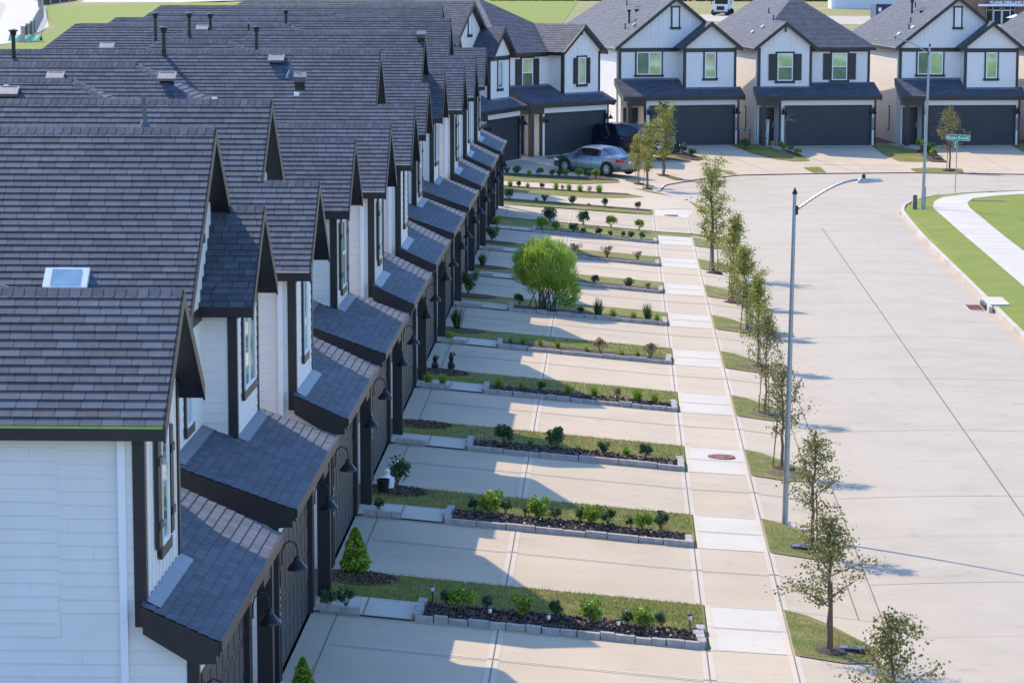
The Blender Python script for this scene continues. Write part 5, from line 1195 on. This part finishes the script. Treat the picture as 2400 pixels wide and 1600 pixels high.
tag(bb_, 'brick shop building with white canopy and lettering in the top right corner', 'building')
b = MB()
for i in range(8): a0, a1 = i*.785, (i+1)*.785; b.face([(0, 0, 2.6), (1.4*math.cos(a0), 1.4*math.sin(a0), 2.1), (1.4*math.cos(a1), 1.4*math.sin(a1), 2.1)], 'wtrim')
b.tube([(0, 0, 0), (0, 0, 2.6)], .03, 'metal', 6); o = b.build('parasol'); o.location = (54.6, 440, -.9); tag(o, 'white parasol before the brick shop building', 'parasol')
# wrought fence, poles and tarp at the upper left
pts = [(-67.4, 356), (-72, 388), (-77.5, 420), (-86, 470), (-97, 530), (-101, 548), (-103, 600)]; P = along(pts, 60)
fe = empty('metal_fence', (P[0][0], P[0][1], .24)); pk = MB(); ps_ = MB()
for i in range(60):
    (x0, y0), (x1, y1) = P[i], P[i+1]; ox, oy = P[0]
    for z_ in (.2, 1.45): pk.obox(((x0+x1)/2-ox, (y0+y1)/2-oy, z_), ((x1-x0)/2, (y1-y0)/2, 0), (.02, 0, 0), (0, 0, .03), 'dark')
    for j in range(10): t = j/10; pk.box(x0+(x1-x0)*t-ox-.03, x0+(x1-x0)*t-ox+.03, y0+(y1-y0)*t-oy-.02, y0+(y1-y0)*t-oy+.02, .05, 1.6, 'dark')
    if i % 3 == 0: ps_ = MB(); ps_.box(x0-ox-.2, x0-ox+.2, y0-oy-.2, y0-oy+.2, 0, 1.8, 'stone'); reg(ps_.build('fence_post', fe), fe)
reg(pk.build('railing', fe), fe); tag(fe, 'dark railing fence with stone piers along the lawn at the upper left', 'fence')
for x, y, h, lab in ((-75.5, 372, 7, 'left one of two thin poles by the far left road'), (-90, 455, 9, 'right one of two thin poles by the far left road')):
    b = MB(); b.tube([(0, 0, 0), (0, 0, h)], [.14, .09], 'stake' if x > -80 else 'metal', 8); b.lathe((0, 0, 0), [(.25, 0), (.25, .1), (.15, .12)], 'metal', 8); o = b.build('pole'); o.location = (x, y, .22); tag(o, lab, 'pole')
b = MB()
for i in range(6): b.face([(i*.5-1.5, 0, .1), (i*.5-1, 0, .1), (i*.5-1, .9, .9+.1*(i % 2)), (i*.5-1.5, .9, .9+.1*((i+1) % 2))], 'green'); b.face([(i*.5-1.5, 1.8, .1), (i*.5-1, 1.8, .1), (i*.5-1, .9, .9+.1*(i % 2)), (i*.5-1.5, .9, .9+.1*((i+1) % 2))][::-1], 'green')
o = b.build('tarpaulin'); o.location = (-67.6, 357.5, .24); o.scale = (1.2, 1.2, .8); tag(o, 'crumpled teal tarpaulin at the near end of the railing fence', 'tarpaulin')
mw = MB(); rnd = random.Random(77)
mw.face([(-200, 640, .3), (400, 610, .3), (900, 2500, .3), (-900, 2500, .3)], 'lawn2'); tag(mw.build('meadow'), kind='structure')
hg = MB()
for i in range(2600): x = rnd.uniform(-25, 140); y = 612+rnd.gauss(0, 1.2)-.0*x; leafquad(hg, (x, y, .2+abs(rnd.gauss(0, .9))), 1.3, rnd, 'leafC')
tag(hg.build('hedgerow'), kind='stuff')

# ------------------------------------------------------------------ light, sky, camera
w = bpy.data.worlds.new('World'); scene.world = w; w.use_nodes = True; t = w.node_tree
sky = t.nodes.new('ShaderNodeTexSky'); sky.sky_type = 'NISHITA'; sky.sun_disc = False; sky.sun_elevation = R(43); sky.sun_rotation = R(-41); sky.air_density = 1.0; sky.dust_density = .6; sky.ozone_density = 2.0
mx = t.nodes.new('ShaderNodeMix'); mx.data_type = 'RGBA'; mx.blend_type = 'MULTIPLY'; mx.inputs[0].default_value = 1; mx.inputs[7].default_value = (.78, 1.0, 1.30, 1)
t.links.new(sky.outputs[0], mx.inputs[6]); t.links.new(mx.outputs[2], t.nodes['Background'].inputs[0]); t.nodes['Background'].inputs[1].default_value = .148
sd = bpy.data.lights.new('sun', 'SUN'); sd.energy = 2.75; sd.angle = R(.5); sd.color = (1.0, .84, .64); so = bpy.data.objects.new('sun', sd); col.objects.link(so)
el, az = R(43), R(-48.5)
d = Vector((math.cos(az)*math.cos(el), math.sin(az)*math.cos(el), -math.sin(el))); so.rotation_euler = d.to_track_quat('-Z', 'Y').to_euler(); so.location = (0, 60, 60)
F_, CY, ROLL, HC = 7370.0, 1045.0, .001, 11.6
th = math.atan((CY+138)/F_); ps = math.atan(253*math.cos(th)/F_)
fw = Vector((-math.sin(ps)*math.cos(th), math.cos(ps)*math.cos(th), -math.sin(th))); r0 = Vector((math.cos(ps), math.sin(ps), 0)); u0 = r0.cross(fw)
rt = r0*math.cos(ROLL)+u0*math.sin(ROLL); up_ = -r0*math.sin(ROLL)+u0*math.cos(ROLL)
cd = bpy.data.cameras.new('camera'); cd.lens = 36*F_/2400; cd.sensor_width = 36; cd.shift_y = (CY-800)/2400; cd.clip_end = 8000; cd.clip_start = .5
co = bpy.data.objects.new('camera', cd); col.objects.link(co)
m = Matrix((rt, up_, -fw)).transposed().to_4x4(); m.translation = (0, 0, HC); co.matrix_world = m
scene.camera = co
scene.view_settings.view_transform = 'Standard'; scene.view_settings.look = 'None'; scene.view_settings.exposure = .95; scene.view_settings.gamma = 1
